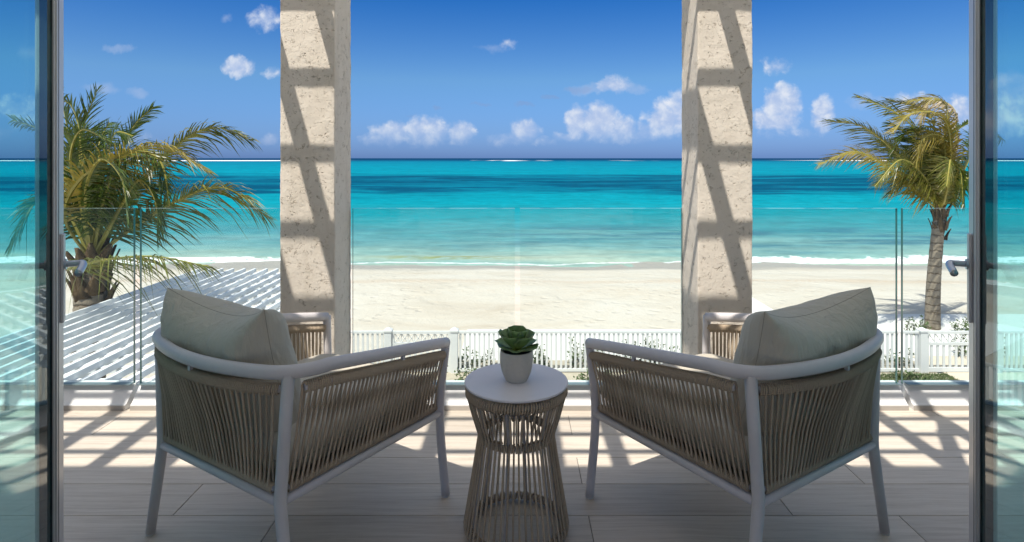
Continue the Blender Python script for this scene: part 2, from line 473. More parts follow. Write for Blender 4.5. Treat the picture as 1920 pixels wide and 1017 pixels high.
def fn_sea(t, b, out):
    p = wpos(t)
    sp = t.new('ShaderNodeSeparateXYZ'); t.link(p, sp.inputs[0])
    X, Y = sp.outputs[0], sp.outputs[1]
    LY = t.math('LOGARITHM', t.math('MAXIMUM', Y, 20.0), 2.718281828)         # 3.5 at the shore, 7.7 on the reef
    co = t.new('ShaderNodeCombineXYZ')
    t.link(t.math('DIVIDE', X, t.math('ADD', 24.0, t.math('MULTIPLY', Y, 0.55))), co.inputs[0]); t.link(LY, co.inputs[1])
    q = co.outputs[0]
    wob = t.math('MULTIPLY', t.math('SUBTRACT', t.noise(t.mapping(q, (0.9, 3.2, 1)), 2.2, 6, 0.6), 0.5), 0.55)
    l = t.math('ADD', LY, wob)
    f = t.math('DIVIDE', t.math('SUBTRACT', l, 3.4), 4.6)
    P = lambda y: (math.log(y) - 3.4) / 4.6
    base = t.ramp(f, [(P(33.6), (0.98, 0.56, 0.46)), (P(37), (0.58, 0.46, 0.42)), (P(43), (0.33, 0.37, 0.38)), (P(52), (0.15, 0.325, 0.36)),
                      (P(66), (0.022, 0.29, 0.345)), (P(78), (0.006, 0.30, 0.37)), (P(92), (0.003, 0.285, 0.36)), (P(118), (0.002, 0.17, 0.26)),
                      (P(190), (0.002, 0.175, 0.27)), (P(240), (0.002, 0.265, 0.355)), (P(420), (0.002, 0.255, 0.355)), (P(900), (0.003, 0.205, 0.32)), (P(1500), (0.004, 0.10, 0.20)), (P(1900), (0.004, 0.050, 0.13))])
    # sea-grass and coral heads on the bottom
    g1 = t.noise(t.mapping(q, (1.0, 3.4, 1), loc=(3.1, 0.4, 0)), 2.4, 7, 0.62, 0.5)
    g2 = t.noise(t.mapping(q, (1.6, 7.0, 1), loc=(0.4, 1.7, 0)), 2.6, 6, 0.6, 0.3)
    zoneA = t.math('MULTIPLY', t.smooth(l, math.log(96), math.log(108)), t.smooth(l, math.log(190), math.log(230), 1, 0))
    zoneB = t.math('MULTIPLY', t.smooth(l, math.log(38), math.log(43)), t.smooth(l, math.log(49), math.log(58), 1, 0))
    gA = t.math('MULTIPLY', zoneA, t.smooth(g1, 0.40, 0.56))
    gB = t.math('MULTIPLY', t.math('MULTIPLY', zoneB, t.smooth(g2, 0.44, 0.60)), t.smooth(X, -10, 14, 0.35, 0.9))
    c = t.mix(t.math('MULTIPLY', gA, 0.95), base, (0.0, 0.078, 0.150, 1))
    c = t.mix(t.math('MULTIPLY', gB, 0.72), c, (0.10, 0.17, 0.25, 1))
    zC = t.math('MULTIPLY', t.smooth(l, math.log(240), math.log(300)), t.smooth(l, math.log(900), math.log(1200), 1, 0))
    c = t.mix(t.math('MULTIPLY', t.math('MULTIPLY', zC, t.smooth(g2, 0.5, 0.62)), 0.35), c, (0.003, 0.14, 0.25, 1))
    # weed bank lying just off the waterline in the middle
    bank = t.math('MULTIPLY', t.smooth(t.math('ABSOLUTE', t.math('SUBTRACT', Y, 35.7)), 0.2, 0.9, 1, 0), t.smooth(t.math('ABSOLUTE', t.math('ADD', X, 4.2)), 1.0, 6.0, 1, 0))
    bank = t.math('MULTIPLY', bank, t.smooth(t.noise(t.mapping(p, (0.8, 2.4, 1)), 1.4, 5, 0.6), 0.40, 0.56))
    c = t.mix(t.math('MULTIPLY', bank, 0.75), c, (0.62, 0.31, 0.08, 1))
    c = t.mix(1.0, c, (0.34, 0.72, 0.72, 1), 'MULTIPLY')
    # broken surf: at the waterline, and a line on the far reef
    fw = t.math('ADD', Y, t.math('MULTIPLY', t.math('SUBTRACT', t.noise(t.mapping(p, (0.16, 0.05, 1)), 1.3, 4, 0.55), 0.5), 2.6))
    side = t.math('ADD', t.smooth(X, 7, 14), t.smooth(X, -13.5, -10.5, 1, 0))
    wid = t.math('ADD', 0.35, t.math('MULTIPLY', side, 1.15))
    near = t.smooth(t.math('DIVIDE', t.math('ABSOLUTE', t.math('SUBTRACT', fw, t.math('ADD', 33.9, t.math('MULTIPLY', side, 0.85)))), wid), 0.2, 1.1, 1, 0)
    lace = t.noise(t.mapping(p, (1.0, 1.8, 1)), 1.5, 8, 0.72, 0.8)
    surf = t.math('MULTIPLY', t.smooth(t.math('ADD', t.math('MULTIPLY', near, 0.75), t.math('MULTIPLY', t.math('SUBTRACT', lace, 0.5), 2.2)), 0.42, 0.72), t.math('MULTIPLY', t.smooth(near, 0, 0.25), t.math('ADD', 0.62, t.math('MULTIPLY', t.math('MINIMUM', side, 1.0), 0.38))))
    gate = t.smooth(t.noise(t.mapping(p, (0.0030, 0.0003, 1), loc=(0.35, 0, 0)), 1.0, 4, 0.65), 0.53, 0.58)
    edge = t.math('MAXIMUM', t.smooth(X, 760, 900), t.smooth(X, -560, -480, 1, 0))
    rf = t.smooth(t.math('ABSOLUTE', t.math('SUBTRACT', Y, 1500.0)), 120, 330, 1, 0)
    reef = t.math('MULTIPLY', rf, t.math('MAXIMUM', gate, edge))
    foam = t.math('MAXIMUM', surf, reef)
    c = t.mix(t.math('MULTIPLY', foam, 0.93), c, (0.82, 0.82, 0.81, 1))
    # ripples
    w1 = t.noise(t.mapping(p, (0.35, 1.0, 1)), 0.55, 5, 0.6, 0.4)
    w2 = t.noise(t.mapping(p, (0.05, 0.16, 1)), 0.5, 5, 0.6, 0.3)
    w3 = t.noise(t.mapping(q, (9.0, 8.0, 1)), 3.0, 8, 0.72, 0.5)
    k = t.math('ADD', t.math('MULTIPLY', t.math('SUBTRACT', w3, 0.5), 0.85), t.math('ADD', t.math('MULTIPLY', t.math('SUBTRACT', w2, 0.5), 0.4), t.math('MULTIPLY', t.math('SUBTRACT', w1, 0.5), 0.35)))
    kk = t.math('ADD', 1.0, k)
    cc = t.new('ShaderNodeCombineXYZ')
    for i in range(3): t.link(kk, cc.inputs[i])
    c = t.mix(t.math('SUBTRACT', 1.0, foam, clamp=True), c, t.mix(1.0, c, cc.outputs[0], 'MULTIPLY'))
    df = t.new('ShaderNodeBsdfDiffuse'); t.link(c, df.inputs[0])
    gl = t.new('ShaderNodeBsdfGlossy'); gl.inputs['Roughness'].default_value = 0.22
    bm = t.bump(t.math('ADD', w1, t.math('MULTIPLY', w2, 3.0)), 0.6, 0.35)
    t.link(bm, gl.inputs['Normal']); t.link(bm, df.inputs['Normal'])
    fr = t.new('ShaderNodeFresnel'); fr.inputs['IOR'].default_value = 1.33; t.link(bm, fr.inputs['Normal'])
    mx = t.new('ShaderNodeMixShader')
    t.link(t.math('MULTIPLY', t.math('MINIMUM', fr.outputs[0], 0.25), t.math('SUBTRACT', 0.16, t.math('MULTIPLY', foam, 0.3))), mx.inputs[0])
    t.link(df.outputs[0], mx.inputs[1]); t.link(gl.outputs[0], mx.inputs[2])
    t.link(mx.outputs[0], out.inputs[0])
M_SEA, _t, _o = mat('sea_water'); fn_sea(_t, None, _o)
def sea_z(x, y):
    if y > 120: return SEA
    k = min(1, max(0, (y - 32.8) / 2.5)) * min(1, (120 - y) / 40)
    yc = y + 1.6 * mnoise.noise(Vector((x * 0.07, 3, 0)))
    lip = 0.13 * math.exp(-((yc - 35.6) / 0.55) ** 2) * (0.5 + 0.8 * mnoise.noise(Vector((x * 0.12, 7, 2))) + (0.6 if x > 8 or x < -10 else 0))
    return SEA + k * (0.05 * mnoise.noise(Vector((x * 0.12, y * 0.5, 2))) + 0.03 * mnoise.noise(Vector((x * 0.35, y * 1.1, 4)))) + max(0, lip)
xs = [-90000, -20000, -5000, -1500, -400] + frange(-160, -44, 8) + frange(-40, 46, 0.6) + frange(52, 170, 8) + [400, 1500, 5000, 20000, 90000]
ys = frange(31.5, 46, 0.25) + frange(46.5, 70, 0.8) + frange(72, 124, 3) + [160, 240, 400, 800, 1600, 4000, 12000, 40000, 120000]
tag(grid(xs, ys, sea_z).build('sea', M_SEA, smooth=True), kind='structure')

# paving, walkway and lawn strip in the garden
M_PAVE = principled('pale_paving', rough=0.85, spec=0.2, fn=speckle((0.70, 0.67, 0.62), 0.07, 1.2, 0.3, 0.006, 40))
M_PATH = principled('sandy_path', rough=0.95, spec=0.1, fn=speckle((0.60, 0.52, 0.41), 0.12, 3, 0.4, 0.01, 50))
M_TERR = principled('stone_terrace', rough=0.85, spec=0.2, fn=speckle((0.38, 0.375, 0.34), 0.15, 1.5, 0.3, 0.006, 40))
def sheet(name, rects, z, m):
    mb = MB()
    for (x0, y0, x1, y1) in rects: mb.box((x0, y0, z - 0.08), (x1, y1, z))
    return tag(mb.build(name, m), kind='structure')
sheet('terrace_paving', [(-9.5, 1.0, 14.0, 12.3)], GZ + 0.02, M_TERR)
sheet('walkway', [(-1.4, 13.75, 6.3, 16.9)], GZ + 0.012, M_PAVE)
sheet('beach_walkway', [(6.3, 13.75, 8.3, 21.2)], GZ + 0.02, M_PAVE)
sheet('side_paving', [(8.3, 13.75, 19.0, 18.55)], GZ + 0.016, M_PAVE)
sheet('garden_path', [(9.75, 11.6, 13.0, 14.6)], GZ + 0.028, M_PATH)
M_LAWN = principled('lawn_soil', rough=0.95, spec=0.1, fn=speckle((0.42, 0.37, 0.29), 0.25, 12))
sheet('planting_bed', [(-4.6, 12.3, 9.6, 14.3)], GZ + 0.022, M_LAWN)

def leafmat(name, a, b_, rough=0.5, transl=0.3, scale=3.0, tip=None):
    m, t, out = mat(name)
    b = t.new('ShaderNodeBsdfPrincipled'); b.inputs['Roughness'].default_value = rough; b.inputs['Specular IOR Level'].default_value = 0.4
    p = wpos(t)
    n = t.noise(p, scale, 4, 0.65)
    n2 = t.noise(p, scale * 9, 2, 0.6)
    f = t.smooth(t.math('ADD', t.math('MULTIPLY', n, 0.75), t.math('MULTIPLY', n2, 0.35)), 0.32, 0.78)
    c = t.mix(f, col4(a), col4(b_))
    if tip: c = t.mix(t.math('MULTIPLY', t.smooth(n2, 0.55, 0.68), 0.7), c, col4(tip))
    t.link(c, b.inputs['Base Color'])
    tr = t.new('ShaderNodeBsdfTranslucent'); t.link(c, tr.inputs[0])
    mx = t.new('ShaderNodeMixShader'); mx.inputs[0].default_value = transl
    t.link(b.outputs[0], mx.inputs[1]); t.link(tr.outputs[0], mx.inputs[2]); t.link(mx.outputs[0], out.inputs[0])
    return m
M_SHRUB = leafmat('shrub_leaf', (0.030, 0.060, 0.012), (0.11, 0.16, 0.035), 0.45, 0.25, 6)
M_GRASS = leafmat('grass_blade', (0.05, 0.09, 0.02), (0.14, 0.19, 0.05), 0.6, 0.3, 3)
M_TWIG = principled('twig', (0.12, 0.085, 0.055), 0.9)

# ------------------------------------------------------------------ house front, balcony, overhead lattice
house = empty('house', (0, 1.15, 0), label='pale rendered house front with tall double doorway opening onto the balcony', cat='house')
mb = MB(); HX = 1.17
mb.box((-6, -0.22, GZ - 0.2), (6, 0, -0.28)); mb.build('lower_wall', M_PLASTER, house)
for s in (-1, 1):
    mb = MB(); mb.box((min(s * HX, s * 6), -0.22, -0.02), (max(s * HX, s * 6), 0, 2.55)); mb.build('wall', M_PLASTER, house)
mb = MB(); mb.box((-6, -0.22, 2.553), (6, 0, 3.56)); mb.build('upper_wall', M_PLASTER, house)
mb = MB(); mb.box((-3.2, -4.6, -0.28), (3.2, -0.222, -0.02)); mb.build('room_floor', M_TILE, house)
mb = MB(); mb.box((-3.2, -4.6, 2.62), (3.2, -0.222, 2.8)); mb.build('ceiling', M_WHITE, house)
for s in (-1, 1):
    mb = MB(); mb.box((s * 3.2 - 0.1, -4.6, -0.018), (s * 3.2 + 0.1, -0.223, 2.618)); mb.build('room_wall', M_PLASTER, house)

mb = MB(); mb.box((-6, 1.152, -0.27), (6, 3.60, -0.016)); tag(mb.build('balcony_slab', M_WHITE), kind='structure')
floor = MB().box((-4.4, 1.16, -0.014), (4.4, 3.44, -0.0045)).build('balcony_floor', M_GROUT)
tag(floor, kind='structure')
TL, TW, GR = 1.245, 0.230, 0.0032
def tile_mesh(w, d):
    mb = MB(); e = 0.0012
    x, y = w / 2, d / 2
    vs = [(-x, -y, -0.004), (x, -y, -0.004), (x, y, -0.004), (-x, y, -0.004)]
    vs += [(-x, -y, -e), (x, -y, -e), (x, y, -e), (-x, y, -e), (-x + e, -y + e, 0), (x - e, -y + e, 0), (x - e, y - e, 0), (-x + e, y - e, 0)]
    fs = [(8, 9, 10, 11)]
    for a in range(4):
        b_ = (a + 1) % 4
        fs += [(a, b_, 4 + b_, 4 + a), (4 + a, 4 + b_, 8 + b_, 8 + a)]
    return mb.add(vs, fs).mesh('tile', M_TILE)
full = tile_mesh(TL - GR, TW - GR)
rows = [(2.37 + TW * k, 2.37 + TW * (k + 1)) for k in range(-5, 5)]
cache = {}
for k, (y0, y1) in enumerate(rows):
    off = 0.290 if k % 2 == 0 else -0.135 - TL
    y1 = min(y1, 3.43)
    n0 = math.floor((-4.4 - off) / TL)
    for i in range(n0, n0 + 9):
        x0 = max(off + i * TL, -4.39); x1 = min(off + (i + 1) * TL, 4.39)
        if x1 - x0 < 0.03: continue
        key = (round(x1 - x0, 4), round(y1 - y0, 4))
        if key == (TL, TW): me = full
        else:
            if key not in cache: cache[key] = tile_mesh(x1 - x0 - GR, y1 - y0 - GR)
            me = cache[key]
        put('tile', me, floor, ((x0 + x1) / 2, (y0 + y1) / 2, 0), rot=(0, 0, PI if random.random() < 0.5 else 0))

for xa, xb, za, zb in ((-3.3, -2.7, -0.018, 2.618), (2.7, 3.3, -0.018, 2.618), (-2.698, 2.698, 2.48, 2.618)):  # unseen back wall, its wide opening shaped to let fill light in
    mb = MB(); mb.box((xa, -4.8, za), (xb, -4.603, zb)); mb.build('room_wall', M_PLASTER, house)
mb = MB(); mb.box((-6, -12.0, -0.28), (6, -4.803, -0.02)); mb.build('rear_bounce_slab', M_SAND, house)  # unseen slab added to bounce sunlight into the room

# columns
def column(s, label):
    x0, x1 = 0.966, 1.257
    lo, hi = (x0, x1) if s > 0 else (-x1, -x0)
    cx, cy, hx, hy, rr = (lo + hi) / 2, 3.296, (hi - lo) / 2, 0.156, 0.007
    ring_ = []
    for (sx, sy, a0) in ((1, 1, 0), (-1, 1, PI / 2), (-1, -1, PI), (1, -1, 1.5 * PI)):
        for k in range(4):
            a = a0 + PI / 2 * k / 3
            ring_.append(Vector((cx + sx * (hx - rr) + rr * math.cos(a), cy + sy * (hy - rr) + rr * math.sin(a), 0)))
        nx = {(1, 1): (-1, 1), (-1, 1): (-1, -1), (-1, -1): (1, -1), (1, -1): (1, 1)}[(sx, sy)]
        p0 = ring_[-1]; p1 = Vector((cx + nx[0] * (hx - rr) + (rr * math.cos(a0 + PI / 2)), cy + nx[1] * (hy - rr) + rr * math.sin(a0 + PI / 2), 0))
        for k in range(1, 14): ring_.append(p0.lerp(p1, k / 14))
    n = len(ring_); vs = []; fs = []; NZ = 170
    for j in range(NZ + 1):
        for p in ring_:
            q = Vector((p.x, p.y, 2.66 * j / NZ)); d = Vector((p.x - cx, p.y - cy, 0)).normalized()
            vs.append(q + d * (0.0028 * mnoise.noise(q * 9) + 0.0022 * mnoise.noise(q * 34)))
    for j in range(NZ):
        for k in range(n): fs.append((j * n + k, j * n + (k + 1) % n, (j + 1) * n + (k + 1) % n, (j + 1) * n + k))
    fs += [tuple(range(n - 1, -1, -1)), tuple(NZ * n + k for k in range(n))]
    mb = MB().add(vs, fs)
    return tag(mb.build('column', M_COL, smooth=True), label, 'column', 'stucco columns of the balcony')
column(-1, 'pitted cream stucco column whose narrow side is all in shade, by the slatted roof')
column(1, 'pitted cream stucco column whose narrow side is also striped with sun and shadow')

# overhead lattice that throws the ladder of shadows
perg = empty('overhead_pergola', (0, 1.2, 2.66), label='white timber pergola over the balcony casting ladder shadows on the columns', cat='pergola')
PR = 0.3064
raf = MB().box((-0.023, 0.0, 0.0), (0.023, 3.0, 0.165)).mesh('rafter', M_WOODWHITE)
x0r = -1.452 - 0.022
for k in range(-14, 25):
    x = x0r + PR * k
    if -5.6 < x < 5.6: put('rafter', raf, perg, (x, 0, 0))
slm = MB().box((-5.7, -0.0135, 0), (5.7, 0.0135, 0.042)).mesh('slat', M_WOODWHITE)
for k in range(-8, 9):
    y = 2.696 - 1.2 + 0.182 * k
    if 0.05 < y < 2.95: put('slat', slm, perg, (0, y, 0.168))
MB().box((-5.7, 2.01, -0.13), (5.7, 2.13, -0.003)).build('carrier_beam', M_WOODWHITE, perg)

# balustrade: sloped white curb in blocks, glass sheets standing in it
bal = empty('glass_balustrade', (0, 3.42, 0), label='frameless glass balustrade standing in a sloped white curb along the balcony edge', cat='balustrade')
JL, JR = -2.21, 2.245
def curb(xa, xb, la=0, lb=0):
    mb = MB()
    prof = [(-0.064, 0.0), (-0.062, 0.030), (-0.050, 0.034), (0.026, 0.114), (0.034, 0.122), (0.070, 0.122), (0.070, -0.2), (-0.058, -0.2)]
    n = len(prof); vs = [(xa, y, z) for y, z in prof] + [(xb, y, z) for y, z in prof]
    fs = [(i, (i + 1) % n, n + (i + 1) % n, n + i) for i in range(n)] + [tuple(range(n - 1, -1, -1)), tuple(range(n, 2 * n))]
    mb.add(vs, fs).build('curb_block', M_WHITE, bal)
for xa, xb in ((-4.6, JL - 0.014), (JL + 0.014, -1.26), (-0.963, 0.963), (1.26, JR - 0.014), (JR + 0.014, 4.6)): curb(xa, xb)
GZ0, GT = 0.1285, 1.144
def pane(xa, xb):
    mb = MB(); y0, y1 = -0.004, 0.014
    vs = [(xa, y0, GZ0), (xb, y0, GZ0), (xb, y1, GZ0), (xa, y1, GZ0), (xa, y0, GT), (xb, y0, GT), (xb, y1, GT), (xa, y1, GT)]
    mb.add(vs, [(0, 1, 5, 4), (2, 3, 7, 6)], 0)
    mb.add(vs, [(1, 2, 6, 5), (3, 0, 4, 7)], 1)
    mb.add(vs, [(4, 5, 6, 7)], 2)
    mb.build('glass_panel', [M_GLASS, M_GLASSEDGE, M_GLASSTOP], bal)
for xa, xb in ((-4.5, -2.215), (-2.178, -1.262), (-0.948, -0.008), (0.022, 0.958), (1.262, 2.205), (2.237, 4.5)): pane(xa, xb)
M_LIPSHADE = principled('curb_lip_shade', rough=0.8, fn=speckle((0.40, 0.365, 0.325), 0.1, 20))  # grey holds the shade of the curb's upright lip
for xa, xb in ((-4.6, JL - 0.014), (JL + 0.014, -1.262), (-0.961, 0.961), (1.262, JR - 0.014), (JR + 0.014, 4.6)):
    MB().box((xa, -0.0665, 0.0005), (xb, -0.0642, 0.026)).build('lip_shade_strip', M_LIPSHADE, bal)  # thin strip added over the curb foot as painted shade
M_SHOE = principled('glazing_channel', (0.20, 0.26, 0.27), 0.35, 0.3)
for xa, xb in ((-4.5, JL - 0.02), (JL + 0.02, -1.262), (-0.962, 0.962), (1.262, JR - 0.02), (JR + 0.02, 4.5)):
    MB().box((xa, -0.013, 0.1222), (xb, 0.022, 0.128)).build('glazing_channel', M_SHOE, bal)

# ------------------------------------------------------------------ doors
def door(s, label):
    ang = R(27.8)
    Fx, Fy = s * 1.645, 2.12                               # free edge
    o = empty('glass_door', (Fx, Fy, 0.012), label=label, cat='glass door', group='double glass doors opened outwards')
    u = Vector((s * math.sin(ang), math.cos(ang), 0)); n = Vector((-s * math.cos(ang), math.sin(ang), 0))
    Mx = Matrix(((-u.x, n.x, 0), (-u.y, n.y, 0), (0, 0, 1))).to_4x4()     # local x runs from the free edge back to the hinge, y is the inner face
    def b(name, lo, hi, m, par=o, bev=0.0015):
        mb = MB(); mb.box(lo, hi, M=Mx)
        if s > 0: mb.f = [q[::-1] for q in mb.f]
        return mb.build(name, m, par, bevel=bev)
    Wd, H = 1.06, 2.42
    st = b('stile', (0.0, -0.045, 0), (0.105, 0.016, H), M_DOOR)
    b('stile_step', (0.105, -0.040, 0), (0.116, 0.010, H), M_DOOR, st)
    b('stile_groove', (0.082, 0.0162, 0.002), (0.087, 0.0172, H - 0.002), M_DOORD, st, 0)
    b('gasket', (0.1162, -0.03, 0.11), (0.1215, 0.005, H - 0.11), M_GASKET, st, 0)
    st2 = b('stile', (Wd - 0.105, -0.045, 0), (Wd, 0.016, H), M_DOOR)
    b('gasket', (Wd - 0.113, -0.03, 0.11), (Wd - 0.1052, 0.016, H - 0.11), M_GASKET, st2, 0)
    for z0, z1 in ((0, 0.105), (H - 0.105, H)): b('cross_rail', (0.1225, -0.043, z0), (Wd - 0.106, 0.032, z1), M_DOOR)
    b('glass', (0.122, -0.012, 0.106), (Wd - 0.114, 0.002, H - 0.106), M_DGLASS, o, 0)
    es = b('lock_plate', (0.030, 0.0165, 0.842), (0.064, 0.027, 1.155), M_DOORD if False else M_DOOR, o, 0.003)
    hz = 1.047
    mb = MB(); mb.tube([Mx @ Vector((0.047, 0.027, hz)), Mx @ Vector((0.047, 0.033, hz))], 0.019, 20); mb.build('rose', M_STEEL, es, smooth=False)
    pts = [Vector((0.047, 0.031, hz)), Vector((0.047, 0.066, hz)), Vector((0.049, 0.075, hz)), Vector((0.057, 0.081, hz - 0.002)), Vector((0.074, 0.082, hz - 0.008)), Vector((0.125, 0.078, hz - 0.024))]
    mb = MB(); mb.tube([Mx @ p for p in spline(pts, 18)], [0.011] * 6 + [0.0125] * 12, 14); mb.build('lever', M_STEEL, es, smooth=True)
    return o
door(-1, 'open aluminium framed glass door in front of the bushy palm and slatted roof')
door(1, 'open aluminium framed glass door beside the palm with the bare ringed trunk')

# ------------------------------------------------------------------ white slatted roof of the lower pergola
low = empty('slatted_roof', (-4.68, 8.0, GZ), label='white slatted pergola roof below the balcony, seen from above beside the bushy palm', cat='pergola')
zt = 1.434 - 2.13 - GZ                                      # top of slats over garden
sm_ = MB().box((-0.021, -3.7, -0.065), (0.021, 3.42, 0)).mesh('slat', M_WOODWHITE)
for k in range(14):
    put('slat', sm_, low, (-1.44 + 0.2155 * k + random.uniform(-.004, .004), random.uniform(-.012, .012), zt), rot=(0, 0, random.uniform(-.0012, .0012)))
cm_ = MB().box((-1.5, -0.03, -0.06), (1.44, 0.03, 0)).mesh('cross_batten', M_WOODWHITE)
for k in range(20): put('cross_batten', cm_, low, (0, 3.26 - 0.36 * k, zt - 0.0655))
for x in (-1.3, 0, 1.25): MB().box((x - 0.05, -3.7, -0.17), (x + 0.05, 3.3, 0)).build('beam', M_WOODWHITE, low, loc=(0, 0, zt - 0.126))
for x in (-1.3, 1.25):
    for y in (-3.2, 3.0): MB().box((x - 0.06, y - 0.06, 0.02), (x + 0.06, y + 0.06, zt - 0.297)).build('post', M_WOODWHITE, low)

# ------------------------------------------------------------------ picket fence with gates
FD = 13.5
FX = lambda px: (px - CX) * FD / F
ftop, fbot = 1.434 - 324 * FD / F - GZ, 1.434 - 399 * FD / F - GZ
PICK = MB().box((-0.024, -0.011, fbot), (0.024, 0.011, ftop - 0.04)).mesh('picket', M_VINYL)
def post(o, x):
    mb = MB(); a = 0.078; h = ftop - 0.005; z0 = 0.0
    mb.box((x - a, -a, z0), (x + a, a, h))
    p = mb.build('post', M_VINYL, o)
    mb = MB(); c = 0.095
    mb.add([(x - c, -c, h), (x + c, -c, h), (x + c, c, h), (x - c, c, h), (x - c, -c, h + 0.035), (x + c, -c, h + 0.035), (x + c, c, h + 0.035), (x - c, c, h + 0.035), (x, 0, h + 0.10)],
           [(3, 2, 1, 0), (0, 1, 5, 4), (1, 2, 6, 5), (2, 3, 7, 6), (3, 0, 4, 7), (4, 5, 8), (5, 6, 8), (6, 7, 8), (7, 4, 8)])
    mb.build('post_cap', M_VINYL, p)
def fence(xa, xb, label, posts):
    o = empty('picket_fence', (0, FD, GZ), label=label, cat='fence', group='white picket fences along the beach')
    MB().box((xa, -0.03, ftop - 0.05), (xb, 0.03, ftop)).build('top_rail', M_VINYL, o)
    MB().box((xa, -0.026, fbot - 0.005), (xb, 0.026, fbot + 0.055)).build('bottom_rail', M_VINYL, o)
    n = round((xb - xa) / 0.1095); st = (xb - xa) / n
    for i in range(n): put('picket', PICK, o, (xa + st * (i + 0.5) + random.uniform(-.003, .003), random.uniform(-.003, .003), random.uniform(-.004, 0)), rot=(0, random.uniform(-.004, .004), random.uniform(-.05, .05)))
    for x in posts: post(o, x)
    return o
g1a, g1b = FX(728), FX(852); g2a, g2b = FX(1729), FX(1868)
fence(-6.0, g1a - 0.08, 'short run of white picket fence on the pergola side of the latched gate', [-4.6, g1a])
fence(g1b + 0.08, g2a - 0.08, 'long run of white picket fence behind the table and green shrubs', [g1b, g2a])
fence(g2b + 0.08, 17.5, 'white picket fence continuing past the gate near the ringed palm trunk', [g2b, g2b + 2.4])
def gate(xa, xb, label):
    o = empty('gate', ((xa + xb) / 2, FD, GZ), label=label, cat='gate', group='garden gates with a lattice band')
    w = (xb - xa) / 2 - 0.10
    for s in (-1, 1): MB().box((s * w - 0.04, -0.028, fbot - 0.03), (s * w + 0.04, 0.028, ftop)).build('stile', M_VINYL, o)
    zl = ftop - 0.29
    for z0, z1 in ((ftop - 0.06, ftop - 0.002), (zl - 0.03, zl + 0.03), (fbot - 0.01, fbot + 0.08)):
        MB().box((-w + 0.041, -0.025, z0), (w - 0.041, 0.025, z1)).build('cross_rail', M_VINYL, o)
    iw = w - 0.045; n = max(1, round(2 * iw / 0.148)); st = 2 * iw / n
    z0, z1 = zl + 0.031, ftop - 0.061
    for i in range(n):
        x0 = -iw + st * i; x1 = x0 + st
        for k, (a, b_) in enumerate(((x0, x1), (x1, x0))):
            MB().tube([(a, -0.005 + 0.01 * k, z0), (b_, -0.005 + 0.01 * k, z1)], 0.011, 4, cap=True).build('lattice_bar', M_VINYL, o)
        if i: MB().box((x0 - 0.008, 0.012, z0), (x0 + 0.008, 0.02, z1)).build('lattice_upright', M_VINYL, o)
    n = max(1, round(2 * iw / 0.135)); st = 2 * iw / n
    pk = MB().box((-0.026, -0.011, fbot + 0.081), (0.026, 0.011, zl - 0.031)).mesh('picket', M_VINYL)
    for i in range(n): put('picket', pk, o, (-iw + st * (i + 0.5), 0, 0))
    lt = MB(); lt.box((w + 0.02, -0.05, ftop - 0.17), (w + 0.085, -0.029, ftop - 0.13)); lt.build('latch', M_STEEL, o)
    return o
gate(g1a, g1b, 'white lattice-top gate between two posts, partly behind the armchair')
gate(g2a, g2b, 'white lattice-top gate in front of the ringed palm trunk')

# ------------------------------------------------------------------ planting
def leaf_quad(mb, p, d, up, L, w):
    d = d.normalized(); sd = d.cross(up)
    if sd.length < 1e-3: sd = Vector((1, 0, 0))
    sd.normalize()
    mb.add([p, p + d * L * 0.5 + sd * w, p + d * L, p + d * L * 0.5 - sd * w], [(0, 1, 2, 3)])
def shrub(x, y, h, wx, wy, label, nl=420, seed=0, tall=0.2):
    rnd = random.Random(seed)
    o = empty('shrub', (x, y, GZ), label=label, cat='shrub', group='low shrubs along the picket fence')
    mb = MB(); st = MB()
    pts = []
    for k in range(max(7, int(wx * 12))):
        a = Vector((rnd.uniform(-wx, wx) * 0.5, rnd.uniform(-wy, wy) * 0.5, 0.0))
        hh = h * (rnd.uniform(0.55, 1.0) if rnd.random() > tall else rnd.uniform(1.0, 1.45))
        b_ = a + Vector((rnd.uniform(-.12, .12), rnd.uniform(-.12, .12), hh))
        st.tube([a, a.lerp(b_, 0.5) + Vector((rnd.uniform(-.03, .03), 0, 0)), b_], [0.008, 0.006, 0.003], 4)
        pts.append((a, b_))
    for k in range(nl):
        a, b_ = rnd.choice(pts)
        p = a.lerp(b_, rnd.random() ** 0.6) + Vector((rnd.gauss(0, .05), rnd.gauss(0, .05), rnd.gauss(0, .03)))
        d = Vector((rnd.gauss(0, 1), rnd.gauss(0, 1), rnd.gauss(0.45, .7)))
        leaf_quad(mb, p, d, Vector((rnd.gauss(0, .4), rnd.gauss(0, .4), 1)), rnd.uniform(.04, .085), rnd.uniform(.014, .026))
    tag(st.build('stems', M_TWIG, o), kind='stuff')
    tag(mb.build('foliage', M_SHRUB, o), kind='stuff')
    return o
